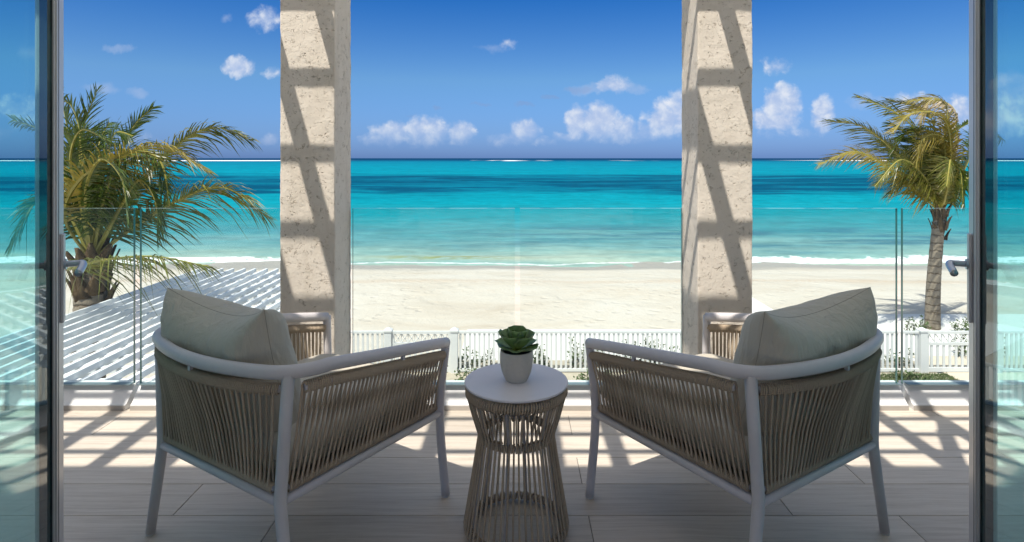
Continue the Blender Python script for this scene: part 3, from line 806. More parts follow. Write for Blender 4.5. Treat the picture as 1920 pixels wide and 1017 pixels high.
shr = [(0.55, 13.95, .34, .9, 'sparse shrub behind the pickets just beside the potted succulent', .35), (1.75, 14.0, .42, 1.2, 'rounded leafy shrub behind the pickets, first clump past the succulent', .2),
       (2.85, 13.95, .52, 1.0, 'tallest leafy shrub behind the pickets midway to the striped column', .35), (3.75, 14.05, .48, 1.0, 'dense shrub behind the pickets ending near the striped column', .2),
       (-0.9, 13.9, .30, .9, 'small shrub behind the pickets next to the gate post', .2),
       (-1.0, 12.95, .26, .7, 'low shrub in front of the fence foot beside the gate post', .1), (2.0, 12.9, .24, 1.3, 'creeping shrub in front of the fence foot below the leafy clumps', .1),
       (3.35, 12.9, .24, 1.0, 'creeping shrub in front of the fence foot near the armchair post', .1), (8.75, 12.9, .22, .8, 'low green tuft in front of the fence foot near the glass joint', .1),
       (11.2, 16.5, .36, .7, 'dark shrub at the foot of the ringed palm trunk, seaward of the gate', .3), (12.9, 16.6, .34, 1.0, 'shrub beside the ringed palm trunk on the door side', .3), (11.4, 14.6, .42, 1.2, 'leafy shrub seen through the pickets of the gate by the ringed palm', .2),
       (9.0, 14.0, .3, .8, 'small shrub behind the fence post next to the lattice gate', .3)]
for i, (x, y, h, w, lb, tl) in enumerate(shr): shrub(x, y, h, w, 0.5, lb, int(380 * w / 0.8), 40 + i, tl)
def grass(name, x0, y0, x1, y1, n, seed):
    rnd = random.Random(seed); mb = MB()
    for k in range(n):
        p = Vector((rnd.uniform(x0, x1), rnd.uniform(y0, y1), GZ + 0.02)); h = rnd.uniform(.03, .08)
        a = rnd.uniform(0, 2 * PI); sd = Vector((math.cos(a), math.sin(a), 0)) * 0.008
        mb.add([p - sd, p + sd, p + Vector((rnd.gauss(0, .02), rnd.gauss(0, .02), h))], [(0, 1, 2)])
    return tag(mb.build(name, M_GRASS), label='short green grass strip along the foot of the picket fence', kind='stuff')
grass('grass', 7.6, 12.4, 9.72, 13.35, 6000, 5)

# ------------------------------------------------------------------ palms
M_FG = leafmat('palm_leaf_green', (0.024, 0.052, 0.009), (0.115, 0.165, 0.022), 0.33, 0.25, 2.5)
M_FY = leafmat('palm_leaf_yellow', (0.15, 0.14, 0.022), (0.34, 0.27, 0.045), 0.42, 0.28, 2.5, (0.30, 0.19, 0.08))
M_FM = leafmat('palm_leaf_olive', (0.038, 0.066, 0.010), (0.21, 0.21, 0.030), 0.35, 0.25, 2.0, (0.28, 0.19, 0.09))
M_FD = leafmat('palm_leaf_dry', (0.33, 0.25, 0.13), (0.58, 0.50, 0.36), 0.7, 0.2, 3.0)
M_RACHIS_Y = principled('frond_stalk', rough=0.5, fn=speckle((0.30, 0.27, 0.055), 0.25, 4))
def fn_trunk(t, b, out):
    p = wpos(t)
    sp = t.new('ShaderNodeSeparateXYZ'); t.link(p, sp.inputs[0])
    z = t.math('ADD', sp.outputs[2], t.math('MULTIPLY', t.math('SUBTRACT', t.noise(p, 5, 4, 0.6), 0.5), 0.22))
    ring = t.math('PINGPONG', t.math('MULTIPLY', z, 9.0), 1.0)
    n = t.noise(t.mapping(p, (1, 1, 0.35)), 16, 5, 0.65); n2 = t.noise(t.mapping(p, (1, 1, 3.0)), 3.5, 4, 0.6)
    c = t.mix(n, (0.165, 0.125, 0.085, 1), (0.36, 0.305, 0.235, 1))
    c = t.mix(t.math('MULTIPLY', t.smooth(ring, 0.72, 0.97), 0.75), c, (0.13, 0.095, 0.065, 1))
    c = t.mix(t.math('MULTIPLY', t.smooth(n2, 0.55, 0.66), 0.75), c, (0.10, 0.075, 0.055, 1))
    t.link(c, b.inputs['Base Color'])
    t.link(t.bump(t.math('ADD', n, t.math('MULTIPLY', t.smooth(ring, 0.7, 1.0), -0.8)), 0.8, 0.03), b.inputs['Normal'])
M_TRUNK = principled('palm_bark', rough=0.9, spec=0.15, fn=fn_trunk)
M_BOOT = principled('leaf_base_fibre', rough=0.9, spec=0.1, fn=speckle((0.125, 0.085, 0.048), 0.5, 14, 0.8, 0.02, 40))

def frond(parent, P, mats, seed, Lmax=0.62, droop=0.55, wind=(0, 0, 0), n=62, start=0.16, r0=0.030, fold=0.25, wl=0.019, roll=0.0):
    rnd = random.Random(seed)
    org = parent.location
    pts = [p - org for p in spline(P, n)]
    v = []; f = []; mi = []
    wind = Vector(wind)
    prev = None; rings = []
    for i, p in enumerate(pts):
        t = i / (n - 1)
        tg = (pts[min(n - 1, i + 1)] - pts[max(0, i - 1)]).normalized()
        sd = tg.cross(Vector((0, 0, 1)))
        if sd.length < 0.15 and prev is not None: sd = prev.copy()
        sd.normalize()
        if prev is not None and sd.dot(prev) < 0: sd = -sd
        if prev is not None: sd = (prev * 0.6 + sd * 0.4).normalized()
        prev = sd
        up = sd.cross(tg).normalized()
        cr, sr = math.cos(roll), math.sin(roll)
        sd, up = sd * cr + up * sr, up * cr - sd * sr
        r = r0 * (1 - 0.88 * t) + 0.002
        o = len(v)
        v += [p + sd * r, p + up * r * 0.7, p - sd * r, p - up * r * 0.8]
        rings.append((o, tg, sd, up))
        if i:
            q = rings[i - 1][0]
            for k in range(4):
                f.append((q + k, q + (k + 1) % 4, o + (k + 1) % 4, o + k)); mi.append(0)
    for i in range(1, n - 1):
        t = i / (n - 1)
        if t < start: continue
        u = (t - start) / (1 - start)
        L = Lmax * (0.30 + 1.15 * math.sin(PI * min(1, 0.12 + 0.88 * u) ** 0.8) ** 0.8 * (1 - 0.35 * u)) * 0.78
        o, tg, sd, up = rings[i]; o2 = rings[i + 1][0]
        for s, k in ((1, 0), (-1, 2)):
            if rnd.random() < 0.06: continue
            Lk = L * rnd.uniform(0.78, 1.1)
            d = (sd * s * (1.0 - 0.45 * u) + tg * (0.55 + 0.55 * u) + up * (fold + rnd.gauss(0, 0.10)) + Vector((rnd.gauss(0, .07), rnd.gauss(0, .07), rnd.gauss(0, .07)))).normalized()
            a, b_ = o + k, o2 + k
            base = (v[a] + v[b_]) * 0.5
            dr = droop * rnd.uniform(0.7, 1.35)
            def pos(x): return base + d * Lk * x + Vector((0, 0, -1)) * (Lk * dr * x ** 2.0) + wind * (Lk * x ** 1.7)
            wd = tg * wl + up * rnd.gauss(0, wl * 0.35)
            if rnd.random() < 0.12: dr *= 1.7
            c1, c2, c3 = pos(0.33), pos(0.68), pos(1.0)
            q = len(v)
            v += [c1 - wd, c1 + wd, c2 - wd * 0.75, c2 + wd * 0.75, c3]
            f += [(a, b_, q + 1, q), (q, q + 1, q + 3, q + 2), (q + 2, q + 3, q + 4)]
            mi += [1, 1, 1]
    mb = MB(); mb.v = [tuple(p) for p in v]; mb.f = f; mb.mi = mi
    return mb.build('frond', mats, parent)

def palm(name_label, base, top, r0, r1, seed, spath):
    rnd = random.Random(seed)
    o = empty('palm_tree', base, label=name_label, cat='palm tree')
    pts = [p - o.location for p in spline([base - Vector((0, 0, .15))] + spath + [top], 90)]
    rr = []
    for i in range(90):
        t = i / 89
        z = pts[i].z
        ring = ((z * 9.0) % 1.0)
        rr.append((r0 + (r1 - r0) * t ** 0.7) * (1 + 0.05 * (ring if ring < 0.8 else 0.8 - (ring - 0.8) * 4) + rnd.uniform(-.012, .012)) + 0.05 * max(0, 0.08 - t))
    MB().tube(pts, rr, 20).build('trunk', M_TRUNK, o, smooth=True)
    return o
def boots(o, c, r, h, n, seed):
    """old leaf bases clasping the top of the trunk"""
    rnd = random.Random(seed); c = c - o.location
    for k in range(n):
        a = 2 * PI * k / n * 2.4 + rnd.uniform(-.2, .2); z = -h + h * 1.25 * k / n
        e = Vector((math.cos(a), math.sin(a), 0))
        t = Vector((-math.sin(a), math.cos(a), 0))
        L = rnd.uniform(.22, .38) * h / 0.5
        mb = MB(); vs = []
        for j in range(5):
            s = j / 4
            p = c + Vector((0, 0, z + s * L)) + e * (r * (0.92 + 0.18 * s + 0.5 * s * s))
            w = r * (0.62 - 0.48 * s) * rnd.uniform(0.85, 1.1); th = 0.028 * (1 - 0.5 * s)
            vs += [p - t * w - e * r * 0.22 * (1 - s), p + e * th, p + t * w - e * r * 0.22 * (1 - s), p - e * 0.012]
        fs = [(3, 2, 1, 0), (16, 17, 18, 19)]
        for j in range(4):
            for q in range(4): fs.append((j * 4 + q, j * 4 + (q + 1) % 4, j * 4 + 4 + (q + 1) % 4, j * 4 + 4 + q))
        mb.add(vs, fs).build('leaf_base', M_BOOT, o, smooth=True)

# ringed palm by the gate
b2 = at(1748, 618, 17.0); b2.z = GZ
t2 = at(1764, 392, 17.0)
pr = palm('coconut palm with bare ringed trunk and windswept fronds, beyond the lattice gate', b2, t2, 0.205, 0.145, 3, [at(1750, 540, 17.0), at(1757, 450, 17.0)])
boots(pr, at(1763, 405, 17.0), 0.18, 0.70, 18, 4)
RP = [('m', [(1748, 300, 17.0), (1695, 222, 16.9), (1606, 180, 16.8)], .78, .35), ('m', [(1708, 318, 16.8), (1625, 242, 16.6), (1548, 226, 16.5)], .75, .35),
      ('y', [(1695, 338, 16.6), (1612, 286, 16.3), (1534, 308, 16.2)], .72, .5), ('d', [(1790, 300, 17.0), (1790, 208, 17.1), (1742, 190, 17.1), (1722, 250, 17.1)], .7, .9),
      ('m', [(1757, 290, 17.3), (1738, 210, 17.5), (1660, 186, 17.6)], .75, .4), ('g', [(1812, 310, 17.2), (1842, 240, 17.3), (1880, 262, 17.4)], .8, .5),
      ('g', [(1800, 345, 16.8), (1838, 335, 16.6), (1866, 410, 16.5)], .75, .7), ('m', [(1735, 335, 16.5), (1690, 300, 16.0), (1640, 350, 15.6)], .7, .6),
      ('y', [(1782, 300, 16.6), (1770, 222, 16.2), (1712, 212, 15.9), (1672, 250, 15.7)], .75, .5), 
      ('g', [(1742, 350, 17.4), (1705, 290, 17.9), (1640, 262, 18.3)], .75, .4), ('y', [(1764, 300, 16.8), (1776, 215, 16.7), (1760, 186, 16.6), (1700, 190, 16.5)], .7, .6),
      ('g', [(1775, 320, 17.0), (1790, 255, 16.8), (1815, 230, 16.6)], .6, .3), ('g', [(1768, 330, 17.6), (1772, 270, 18.2), (1740, 250, 18.8)], .7, .5),
      ('m', [(1778, 345, 16.2), (1782, 300, 15.6), (1775, 350, 15.0)], .65, .8), ('g', [(1750, 340, 17.0), (1722, 270, 17.1), (1668, 230, 17.2)], .75, .4),
      ('g', [(1786, 350, 16.7), (1800, 320, 16.4), (1806, 380, 16.2)], .6, .8), ('g', [(1758, 330, 16.9), (1745, 250, 16.9), (1700, 250, 16.8), (1670, 300, 16.7)], .7, .7),
      ('y', [(1772, 330, 16.7), (1768, 260, 16.5), (1730, 262, 16.3), (1715, 330, 16.2)], .6, .8), ('m', [(1740, 355, 16.8), (1700, 330, 16.6), (1665, 370, 16.5)], .6, .8)]
MS = {'g': [M_RACHIS_Y, M_FG], 'm': [M_RACHIS_Y, M_FM], 'y': [M_RACHIS_Y, M_FY], 'd': [M_RACHIS_Y, M_FD]}
for i, (k, pp, L, dr) in enumerate(RP):
    frond(pr, [t2 + Vector((0, 0, -.12))] + [at(*p) for p in pp], MS[k], 100 + i, L * 1.0, dr * 0.75, (-0.42, 0.05, 0.0), n=96, start=0.12, r0=0.040, wl=0.018, roll=R((50, -35, 60, 20, -55)[i % 5]))

# bushy palm by the slatted roof
t1 = at(172, 478, 9.0)
b1 = Vector((t1.x - 0.05, 9.0, GZ))
pl = palm('bushy coconut palm with yellow green fronds hanging over the slatted roof', b1, t1, 0.25, 0.20, 5, [Vector((b1.x, 9.0, GZ + 1.6))])
boots(pl, at(172, 500, 9.0), 0.225, 0.75, 22, 6)
LP = [('m', [(236, 380, 9.2), (330, 274, 9.5), (400, 240, 9.6), (474, 264, 9.6)], .62, .75), ('y', [(122, 410, 8.7), (150, 338, 8.5), (230, 291, 8.2), (310, 275, 8.0), (388, 322, 7.9)], .62, .7),
      ('m', [(232, 440, 9.0), (330, 378, 9.0), (420, 352, 8.9), (506, 410, 8.8)], .62, .75), ('m', [(128, 505, 8.4), (190, 489, 7.9), (285, 481, 7.6), (392, 500, 7.4)], .62, 1.0),
      ('g', [(165, 380, 9.0), (150, 270, 9.1), (182, 168, 9.2)], .6, .25), ('g', [(142, 350, 9.3), (128, 250, 9.4), (112, 172, 9.5)], .6, .3),
      ('g', [(215, 340, 9.4), (246, 245, 9.6), (288, 200, 9.7)], .5, .4), ('g', [(200, 355, 8.7), (242, 285, 8.5), (300, 302, 8.4), (318, 385, 8.3)], .6, 1.0),
      ('g', [(228, 385, 8.8), (262, 338, 8.7), (292, 380, 8.6), (296, 450, 8.5)], .55, .9), ('g', [(122, 392, 8.9), (72, 375, 8.8), (20, 462, 8.7)], .6, .7),
      
      ('g', [(122, 330, 9.2), (80, 250, 9.3), (24, 225, 9.3)], .6, .5), ('g', [(160, 365, 8.6), (188, 300, 8.2), (228, 335, 7.8), (240, 415, 7.6)], .55, .9),
      ('g', [(176, 360, 9.5), (186, 270, 10.1), (205, 230, 10.7)], .6, .5), ('g', [(206, 372, 9.3), (250, 300, 9.8), (320, 300, 10.2)], .6, .7),
      ('g', [(150, 380, 8.8), (132, 300, 8.6), (152, 245, 8.4), (200, 262, 8.2)], .55, .6), 
      ('g', [(182, 380, 8.8), (200, 300, 8.7), (216, 250, 8.6), (250, 255, 8.5)], .55, .6), 
      ('g', [(160, 400, 9.3), (140, 320, 9.7), (100, 300, 10.1)], .6, .6), 
      ('g', [(158, 340, 9.0), (148, 240, 9.0), (134, 200, 9.0), (122, 190, 9.0)], .55, .3)]
for i, (k, pp, L, dr) in enumerate(LP):
    g_ = k == 'g'
    frond(pl, [t1 + Vector((0, 0, -.1))] + [at(*p) for p in pp], MS[k], 300 + i, L * ((1.2 if dr < 0.7 else 0.95) if g_ else 1.1), dr * (0.55 if g_ else 0.72), (0.12, 0.0, 0.0), n=100, start=0.18, r0=0.034, wl=0.0125, roll=R((-55, 50, -40, 60, 30)[i % 5] if g_ else (42, 20, 42, 15)[i % 4]))

# ------------------------------------------------------------------ armchairs
HW, HD, ZR = 0.352, 0.388, 0.354                          # half width and depth at the seat rail, rail height
ZF, ZB = 0.652, 0.766                                    # arm height at front and back
OUT, OUTB, LEAN = 0.024, 0.078, 0.040      # how far the arm rail stands out at the front, at the back, and how far the back leans
def top_path(dz=0.0, inset=0.0):
    """arm, round the bowed back, other arm"""
    wf, w = HW + OUT - inset, HW + OUTB - inset
    yb = -HD - LEAN + inset; yf = HD + 0.012
    R_ = 0.165; th0 = R(20); fe = PI / 2 - th0
    arm = []
    for i in range(14):
        t = i / 13; y = yf + (yb + R_ - yf) * t
        arm.append(Vector((wf + (w - wf) * (1 - (1 - t) ** 1.6), y, ZF + (ZB - ZF) * t ** 0.92 + dz)))
    xe = w - R_ + R_ * math.cos(fe); ye = yb + R_ - R_ * math.sin(fe); bow = 0.5 * xe * math.tan(th0)
    for i in range(1, 9):
        a = fe * i / 9
        arm.append(Vector((w - R_ + R_ * math.cos(a), yb + R_ - R_ * math.sin(a), ZB + dz)))
    mid = []
    for i in range(0, 25):
        x = xe * (1 - 2 * i / 24)
        mid.append(Vector((x, ye - bow * (1 - (x / xe) ** 2), ZB + dz)))
    return arm + mid + [Vector((-p.x, p.y, p.z)) for p in reversed(arm)]
def cushion(hw, hh, T, nu=40, nv=30, pinch=0.06, bend=0.0, sag=0.0, seed=0, wr=0.006, pw=2.6):
    """closed pillow in its local X (width) Z (height) plane, thick along Y"""
    vs = []; fs = []
    def surf(u, v, s):
        au, av = abs(u), abs(v)
        x = hw * u * (1 - pinch * (1 - av ** 2) * au ** 3)
        z = hh * v * (1 - pinch * (1 - au ** 2) * av ** 3)
        th = T * (max(0, 1 - au ** pw) ** 0.5) * (max(0, 1 - av ** pw) ** 0.5)
        nz = mnoise.noise(Vector((u * 1.6 + seed, v * 1.3, s * 2))) * 0.6 + mnoise.noise(Vector((u * 4.5 + 2 * v, v * 2 + seed, s * 3 + 4))) * 0.5
        crease = math.exp(-((1 - au) / 0.22) ** 2) * math.exp(-((1 - av) / 0.5) ** 2) * math.sin((au * 2 + av * 6) * 4.5)
        th2 = th * (1 + 0.06 * nz) + wr * (nz + crease) * (1 - au ** 6) * (1 - av ** 6)
        y = s * th2
        y += bend * u * u
        if v > 0: z -= sag * v * (1 - u * u)
        return Vector((x, y, z))
    idx = {}
    for s in (1, -1):
        for j in range(nv + 1):
            for i in range(nu + 1):
                a = -1 + 2 * i / nu; b_ = -1 + 2 * j / nv
                u = math.sin(a * PI / 2); v = math.sin(b_ * PI / 2)
                edge = i in (0, nu) or j in (0, nv)
                if edge and s == -1: idx[(s, i, j)] = idx[(1, i, j)]
                else:
                    idx[(s, i, j)] = len(vs); vs.append(surf(u, v, s))
    for s in (1, -1):
        for j in range(nv):
            for i in range(nu):
                q = (idx[(s, i, j)], idx[(s, i + 1, j)], idx[(s, i + 1, j + 1)], idx[(s, i, j + 1)])
                fs.append(q if s == -1 else q[::-1])
    rim = [vs[idx[(1, i, 0)]] for i in range(nu)] + [vs[idx[(1, nu, j)]] for j in range(nv)] + [vs[idx[(1, i, nv)]] for i in range(nu, 0, -1)] + [vs[idx[(1, 0, j)]] for j in range(nv, 0, -1)]
    return MB().add(vs, fs), rim

def strand(mb_r, ta, ba, tb, n_out, rt, rb):
    """one rope loop: over the top rail at ta, down outside to ba, under the lower rail, up inside to tb"""
    o = n_out; up = Vector((0, 0, 1))
    path = [ta + o * rt * 0.75 + up * rt * 0.7, ta + o * rt * 1.05, ta + o * rt * 0.9 - up * rt * 0.7,
            ta.lerp(ba, 0.5) + o * 0.004, ba + o * rb * 0.95 + up * rb * 0.6, ba + o * rb * 1.05, ba + o * rb * 0.5 - up * rb * 0.95,
            ba - o * rb * 0.5 - up * rb * 0.95, ba - o * rb * 1.05, tb.lerp(ba, 0.5) - o * 0.004,
            tb - o * rt * 0.9 - up * rt * 0.6, tb - o * rt * 1.05, tb - o * rt * 0.6 + up * rt * 0.8, (ta + tb) * 0.5 + up * rt * 1.05]
    return MB().tube(path, mb_r, 6, closed=True)

def helix(path, r, pitch, rope_r, nper=7):
    """rope wound close along a rail"""
    L = [0.0]
    for i in range(1, len(path)): L.append(L[-1] + (path[i] - path[i - 1]).length)
    turns = L[-1] / pitch; N = int(turns * nper); out = []; j = 0
    for k in range(N + 1):
        s = L[-1] * k / N
        while j < len(L) - 2 and L[j + 1] < s: j += 1
        f = (s - L[j]) / max(1e-9, L[j + 1] - L[j])
        p = path[j].lerp(path[j + 1], f); t = (path[j + 1] - path[j]).normalized()
        a = t.cross(Vector((0, 0, 1))).normalized(); b_ = a.cross(t)
        th = 2 * PI * turns * k / N
        out.append(p + (a * math.cos(th) + b_ * math.sin(th)) * r)
    return MB().tube(out, rope_r, 4)

def polyline_at(path, ts):
    L = [0.0]
    for i in range(1, len(path)): L.append(L[-1] + (path[i] - path[i - 1]).length)
    res = []; 
    for t in ts:
        s = L[-1] * min(1, max(0, t)); j = 0
        while j < len(L) - 2 and L[j + 1] < s: j += 1
        f = (s - L[j]) / max(1e-9, L[j + 1] - L[j]); res.append(path[j].lerp(path[j + 1], f))
    return res

def armchair(loc, rz, label):
    o = empty('armchair', loc, rz, label, 'armchair', 'woven rope lounge armchairs')
    full_top = top_path()
    fr = MB().tube(full_top, 0.0218, 14).build('arm_rail', M_ALU, o, smooth=True)
    corners = {(1, -1): Vector((HW, -HD, ZR)), (-1, -1): Vector((-HW, -HD, ZR)), (1, 1): Vector((HW, HD, ZR)), (-1, 1): Vector((-HW, HD, ZR))}
    tops = {}
    for (sx, sy), c in corners.items():
        top = Vector((sx * (HW + OUT), HD + 0.012, ZF)) if sy > 0 else Vector((sx * (HW + OUTB - 0.046), -HD - LEAN + 0.046, ZB - 0.005))
        bot = Vector((sx * (HW + (0.022 if sy > 0 else 0.065)), sy * (HD + 0.012), 0.008))
        tops[(sx, sy)] = top
        if sy > 0:
            lg = MB().tube(spline([bot, c, top + Vector((0, 0, 0.008))], 16), 0.0185, 14)
        else:
            lg = MB().tube([bot, bot.lerp(c, 0.5), c - (c - bot) * 0.05, c + (top - c) * 0.05, c.lerp(top, 0.5), top], [0.0175, 0.0185, 0.0195, 0.0195, 0.0195, 0.0195], 14)
        leg = lg.build('leg', M_ALU, o, smooth=True)
        MB().tube([bot - Vector((0, 0, 0.008)), bot + Vector((0, 0, 0.004))], 0.0165, 12).build('foot', M_FOOT, leg)
    for a, b_ in (((1, -1), (-1, -1)), ((1, -1), (1, 1)), ((-1, -1), (-1, 1)), ((1, 1), (-1, 1))):
        MB().tube([corners[a], corners[b_]], 0.0165, 12).build('seat_rail', M_ALU, o, smooth=True)
    # woven panels: side, back, side
    rope = 0.0040
    tp = top_path(-0.053, 0.004)
    iy = lambda p: p.y
    def panel(top, bot, n, outv, name):
        wr_t = helix(top, 0.0175, 0.0074, rope, 6); wr_b = helix(bot, 0.0130, 0.0074, rope, 6)
        wr_t.build('rope_wrap', M_ROPE, o, smooth=True); wr_b.build('rope_wrap', M_ROPE, o, smooth=True)
        MB().tube(top, 0.0125, 8).build('weave_rail', M_ALU, o, smooth=True)
        MB().tube(bot, 0.009, 8).build('weave_rail', M_ALU, o, smooth=True)
        tt = polyline_at(top, [(i + 0.5) / n for i in range(n)]); tb = polyline_at(top, [(i + 1.55) / n for i in range(n)])
        bb = polyline_at(bot, [(i + 0.5 + 0.45) / n for i in range(n)])
        for i in range(n):
            ov = outv(tt[i])
            jit = Vector((random.uniform(-.001, .001), random.uniform(-.001, .001), 0))
            strand(rope, tt[i], bb[i] + jit, tb[i], ov, 0.0125, 0.0105).build('rope_strand', M_ROPE, o, smooth=True)
    zl = ZR + 0.034
    side_top = [p for p in tp[:15]]
    for sx in (1, -1):
        top = [Vector((sx * p.x, p.y, p.z)) for p in tp[:14]]
        top = polyline_at(top, [0.028 + 0.972 * i / 16 for i in range(17)])
        top.append(Vector((sx * (HW + OUTB - 0.022), -HD - LEAN + 0.088, ZB - 0.053)))
        bot = [Vector((sx * HW, HD - 0.03, zl)), Vector((sx * HW, 0, zl)), Vector((sx * HW, -HD + 0.03, zl))]
        panel(top, bot, 36, lambda p, sx=sx: Vector((sx, 0, 0)), 'side')
    back = [p for p in tp if p.y < -HD - LEAN + 0.075 and abs(p.x) < HW + OUTB - 0.068]
    botb = [Vector((HW - 0.03, -HD, zl)), Vector((0, -HD, zl)), Vector((-HW + 0.03, -HD, zl))]
    panel(back, botb, 33, lambda p: Vector((0, -1, 0)), 'back')
    # small brackets that hold the woven rail off the arm
    br = MB().box((-0.006, -0.006, -0.03), (0.006, 0.006, 0.0)).mesh('bracket', M_ALU)
    for sx in (1, -1):
        p = polyline_at(full_top[:14], [0.45])[0]
        put('bracket', br, fr, Vector((sx * p.x, p.y, p.z - 0.02)))
    p = full_top[len(full_top) // 2]; put('bracket', br, fr, (p.x, p.y, p.z - 0.02))
    # seat deck, seat cushion, back cushion
    MB().box((-HW + 0.022, -HD + 0.022, ZR - 0.008), (HW - 0.022, HD - 0.022, ZR + 0.012)).build('seat_deck', M_ROPE, o)
    sc_, rim = cushion(0.345, 0.375, 0.078, 36, 36, 0.02, 0, 0, 3, 0.004, 7.0)
    sc_.v = [(x, z * 1.0, y) for (x, y, z) in sc_.v]; sc_.f = [q[::-1] for q in sc_.f]
    sco = sc_.build('seat_cushion', M_CLOTH, o, smooth=True, loc=(0, 0.015, ZR + 0.012 + 0.086))
    MB().tube([(p.x, p.z, p.y) for p in rim], 0.0026, 5, closed=True).build('seam', M_SEAM, sco, smooth=True)
    bc, rim = cushion(0.298 if loc[0] < 0 else 0.332, 0.237, 0.130, 48, 36, 0.062, -0.03, 0.062, 11 if loc[0] < 0 else 23, 0.009, 4.2)
    bco = bc.build('back_cushion', M_CLOTH, o, smooth=True)
    bco.location = (-0.052 if loc[0] < 0 else 0.036, -0.285, ZR + 0.10 + 0.245 + 0.02)
    bco.rotation_euler = (R(14), 0, 0)
    MB().tube(rim, 0.0011, 5, closed=True).build('seam', M_SEAM, bco, smooth=True)
    return o
armchair((-0.830, 2.369, 0), -R(32.4), 'taupe rope armchair with pale cushions, on the side of the slatted roof and bushy palm')
armchair((0.842, 2.366, 0), R(33.1), 'taupe rope armchair with pale cushions, on the side of the ringed palm and its shadow')

# ------------------------------------------------------------------ side table
TX, TY, TZ = 0.0, 2.29, 0.574
tb = empty('side_table', (TX, TY, 0), label='round rope-strung hourglass side table between the two armchairs', cat='side table')
MB().lathe([(0.196, TZ - 0.010), (0.2, TZ - 0.008), (0.2005, TZ - 0.003), (0.199, TZ - 0.0005), (0.197, TZ)], 96).build('tabletop', M_TOP, tb, smooth=False)
RT, ZT, RW, ZW, RB, ZBs = 0.175, 0.537, 0.132, 0.372, 0.184, 0.022
def ring(r, z, n=72): return [Vector((r * math.cos(2 * PI * k / n), r * math.sin(2 * PI * k / n), z)) for k in range(n)]
for r, z in ((RT, ZT), (RW, ZW), (RB, ZBs)): MB().tube(ring(r, z), 0.009, 10, closed=True).build('ring_rail', M_ALU, tb, smooth=True)
for r, z, rr, pitch in ((RT, ZT, 0.0205, 0.0095), (RB, ZBs, 0.013, 0.0135)):
    helix(ring(r, z) + [ring(r, z)[0]], rr, pitch, 0.0045).build('rope_wrap', M_ROPE, tb, smooth=True)
for k in range(6):
    a = 2 * PI * (k + 0.28) / 6; e = Vector((math.cos(a), math.sin(a), 0))
    MB().tube([e * (RT - 0.012) + Vector((0, 0, TZ - 0.012)), e * (RT - 0.012) + Vector((0, 0, ZT)), e * (RW - 0.008) + Vector((0, 0, ZW)), e * (RB - 0.008) + Vector((0, 0, 0.004))], 0.007, 8).build('post', M_ALU, tb, smooth=True)
NS = 52
for k in range(NS):
    a = 2 * PI * k / NS; da = 2 * PI / NS
    E = lambda q: Vector((math.cos(q), math.sin(q), 0))
    j = random.uniform(-.012, .012)
    e0, e1, e2 = E(a), E(a + j), E(a + da * 0.5)
    up = [e0 * (RT + 0.006) + Vector((0, 0, ZT - 0.020)), e0 * (RT + 0.0125) + Vector((0, 0, ZT - 0.020)), e0.lerp(e1, .5) * ((RT + RW) / 2 + 0.017) + Vector((0, 0, (ZT + ZW) / 2)),
          e1 * (RW + 0.014) + Vector((0, 0, ZW + 0.004)), e1 * (RW + 0.012) + Vector((0, 0, ZW - 0.010)), e1 * (RW - 0.004) + Vector((0, 0, ZW - 0.0135)), e1 * (RW - 0.013) + Vector((0, 0, ZW)), e2 * (RW - 0.006) + Vector((0, 0, ZW + 0.012))]
    MB().tube(up, 0.0042, 6).build('rope_strand', M_ROPE, tb, smooth=True)
    dn = [e2 * (RW - 0.006) + Vector((0, 0, ZW + 0.0135)), e2 * (RW + 0.0125) + Vector((0, 0, ZW + 0.007)), e2 * (RW + 0.0135) + Vector((0, 0, ZW - 0.008)), e2 * ((RW + RB) / 2 + 0.014) + Vector((0, 0, (ZW + ZBs) / 2)),
          e2 * (RB + 0.0165) + Vector((0, 0, ZBs + 0.006)), e2 * (RB + 0.014) + Vector((0, 0, ZBs - 0.010)), e2 * RB + Vector((0, 0, ZBs - 0.0165))]
    MB().tube(dn, 0.0042, 6).build('rope_strand', M_ROPE, tb, smooth=True)

# ------------------------------------------------------------------ potted succulent
PX, PY = 0.001, 2.292
M_POT = principled('stoneware', rough=0.75, spec=0.3, fn=speckle((0.64, 0.60, 0.53), 0.10, 90, 0.15, 0.001, 500, False))
pot = empty('flower_pot', (PX, PY, TZ), label='small grey stoneware pot with carved hatch lines on the round table', cat='pot')
prof_h = 0.116
mb = MB(); NA, NZ = 240, 96; vs = []; fs = []
def pot_r(h): return 0.041 + 0.0235 * (1 - (1 - min(1, h / 0.80)) ** 2.3) - 0.0016 * max(0, (h - 0.8) / 0.2) ** 2
for j in range(NZ + 1):
    h = j / NZ
    for i in range(NA):
        a = 2 * PI * i / NA
        r = pot_r(h)
        # carved facets: zigzag fields, each hatched its own way
        s = (a / (2 * PI) * 5.0 + 0.13) % 1.0
        tri = 1 - abs(2 * s - 1)
        wv = 0.25 + 0.5 * tri
        arc = a * 0.06; z = h * prof_h
        if h > wv: ph = (z * 1.0 + (arc if s < 0.5 else -arc) * (0.15 if (int(a / (2 * PI) * 10) % 3 == 0) else 0.75)) / 0.0052
        else: ph = (z - (arc if s < 0.5 else -arc) * 0.9) / 0.0048
        g = abs((ph % 1.0) - 0.5) * 2
        if 0.06 < h < 0.97 and g > 0.62: r -= 0.0018 * min(1, (g - 0.62) / 0.2)
        if abs(h - wv) < 0.012: r += 0.0004
        vs.append((r * math.cos(a), r * math.sin(a), z))
for j in range(NZ):
    for i in range(NA):
        i2 = (i + 1) % NA
        fs.append((j * NA + i, j * NA + i2, (j + 1) * NA + i2, (j + 1) * NA + i))
o_ = (NZ) * NA
inner = [(0.0575, prof_h), (0.056, prof_h - 0.012)]
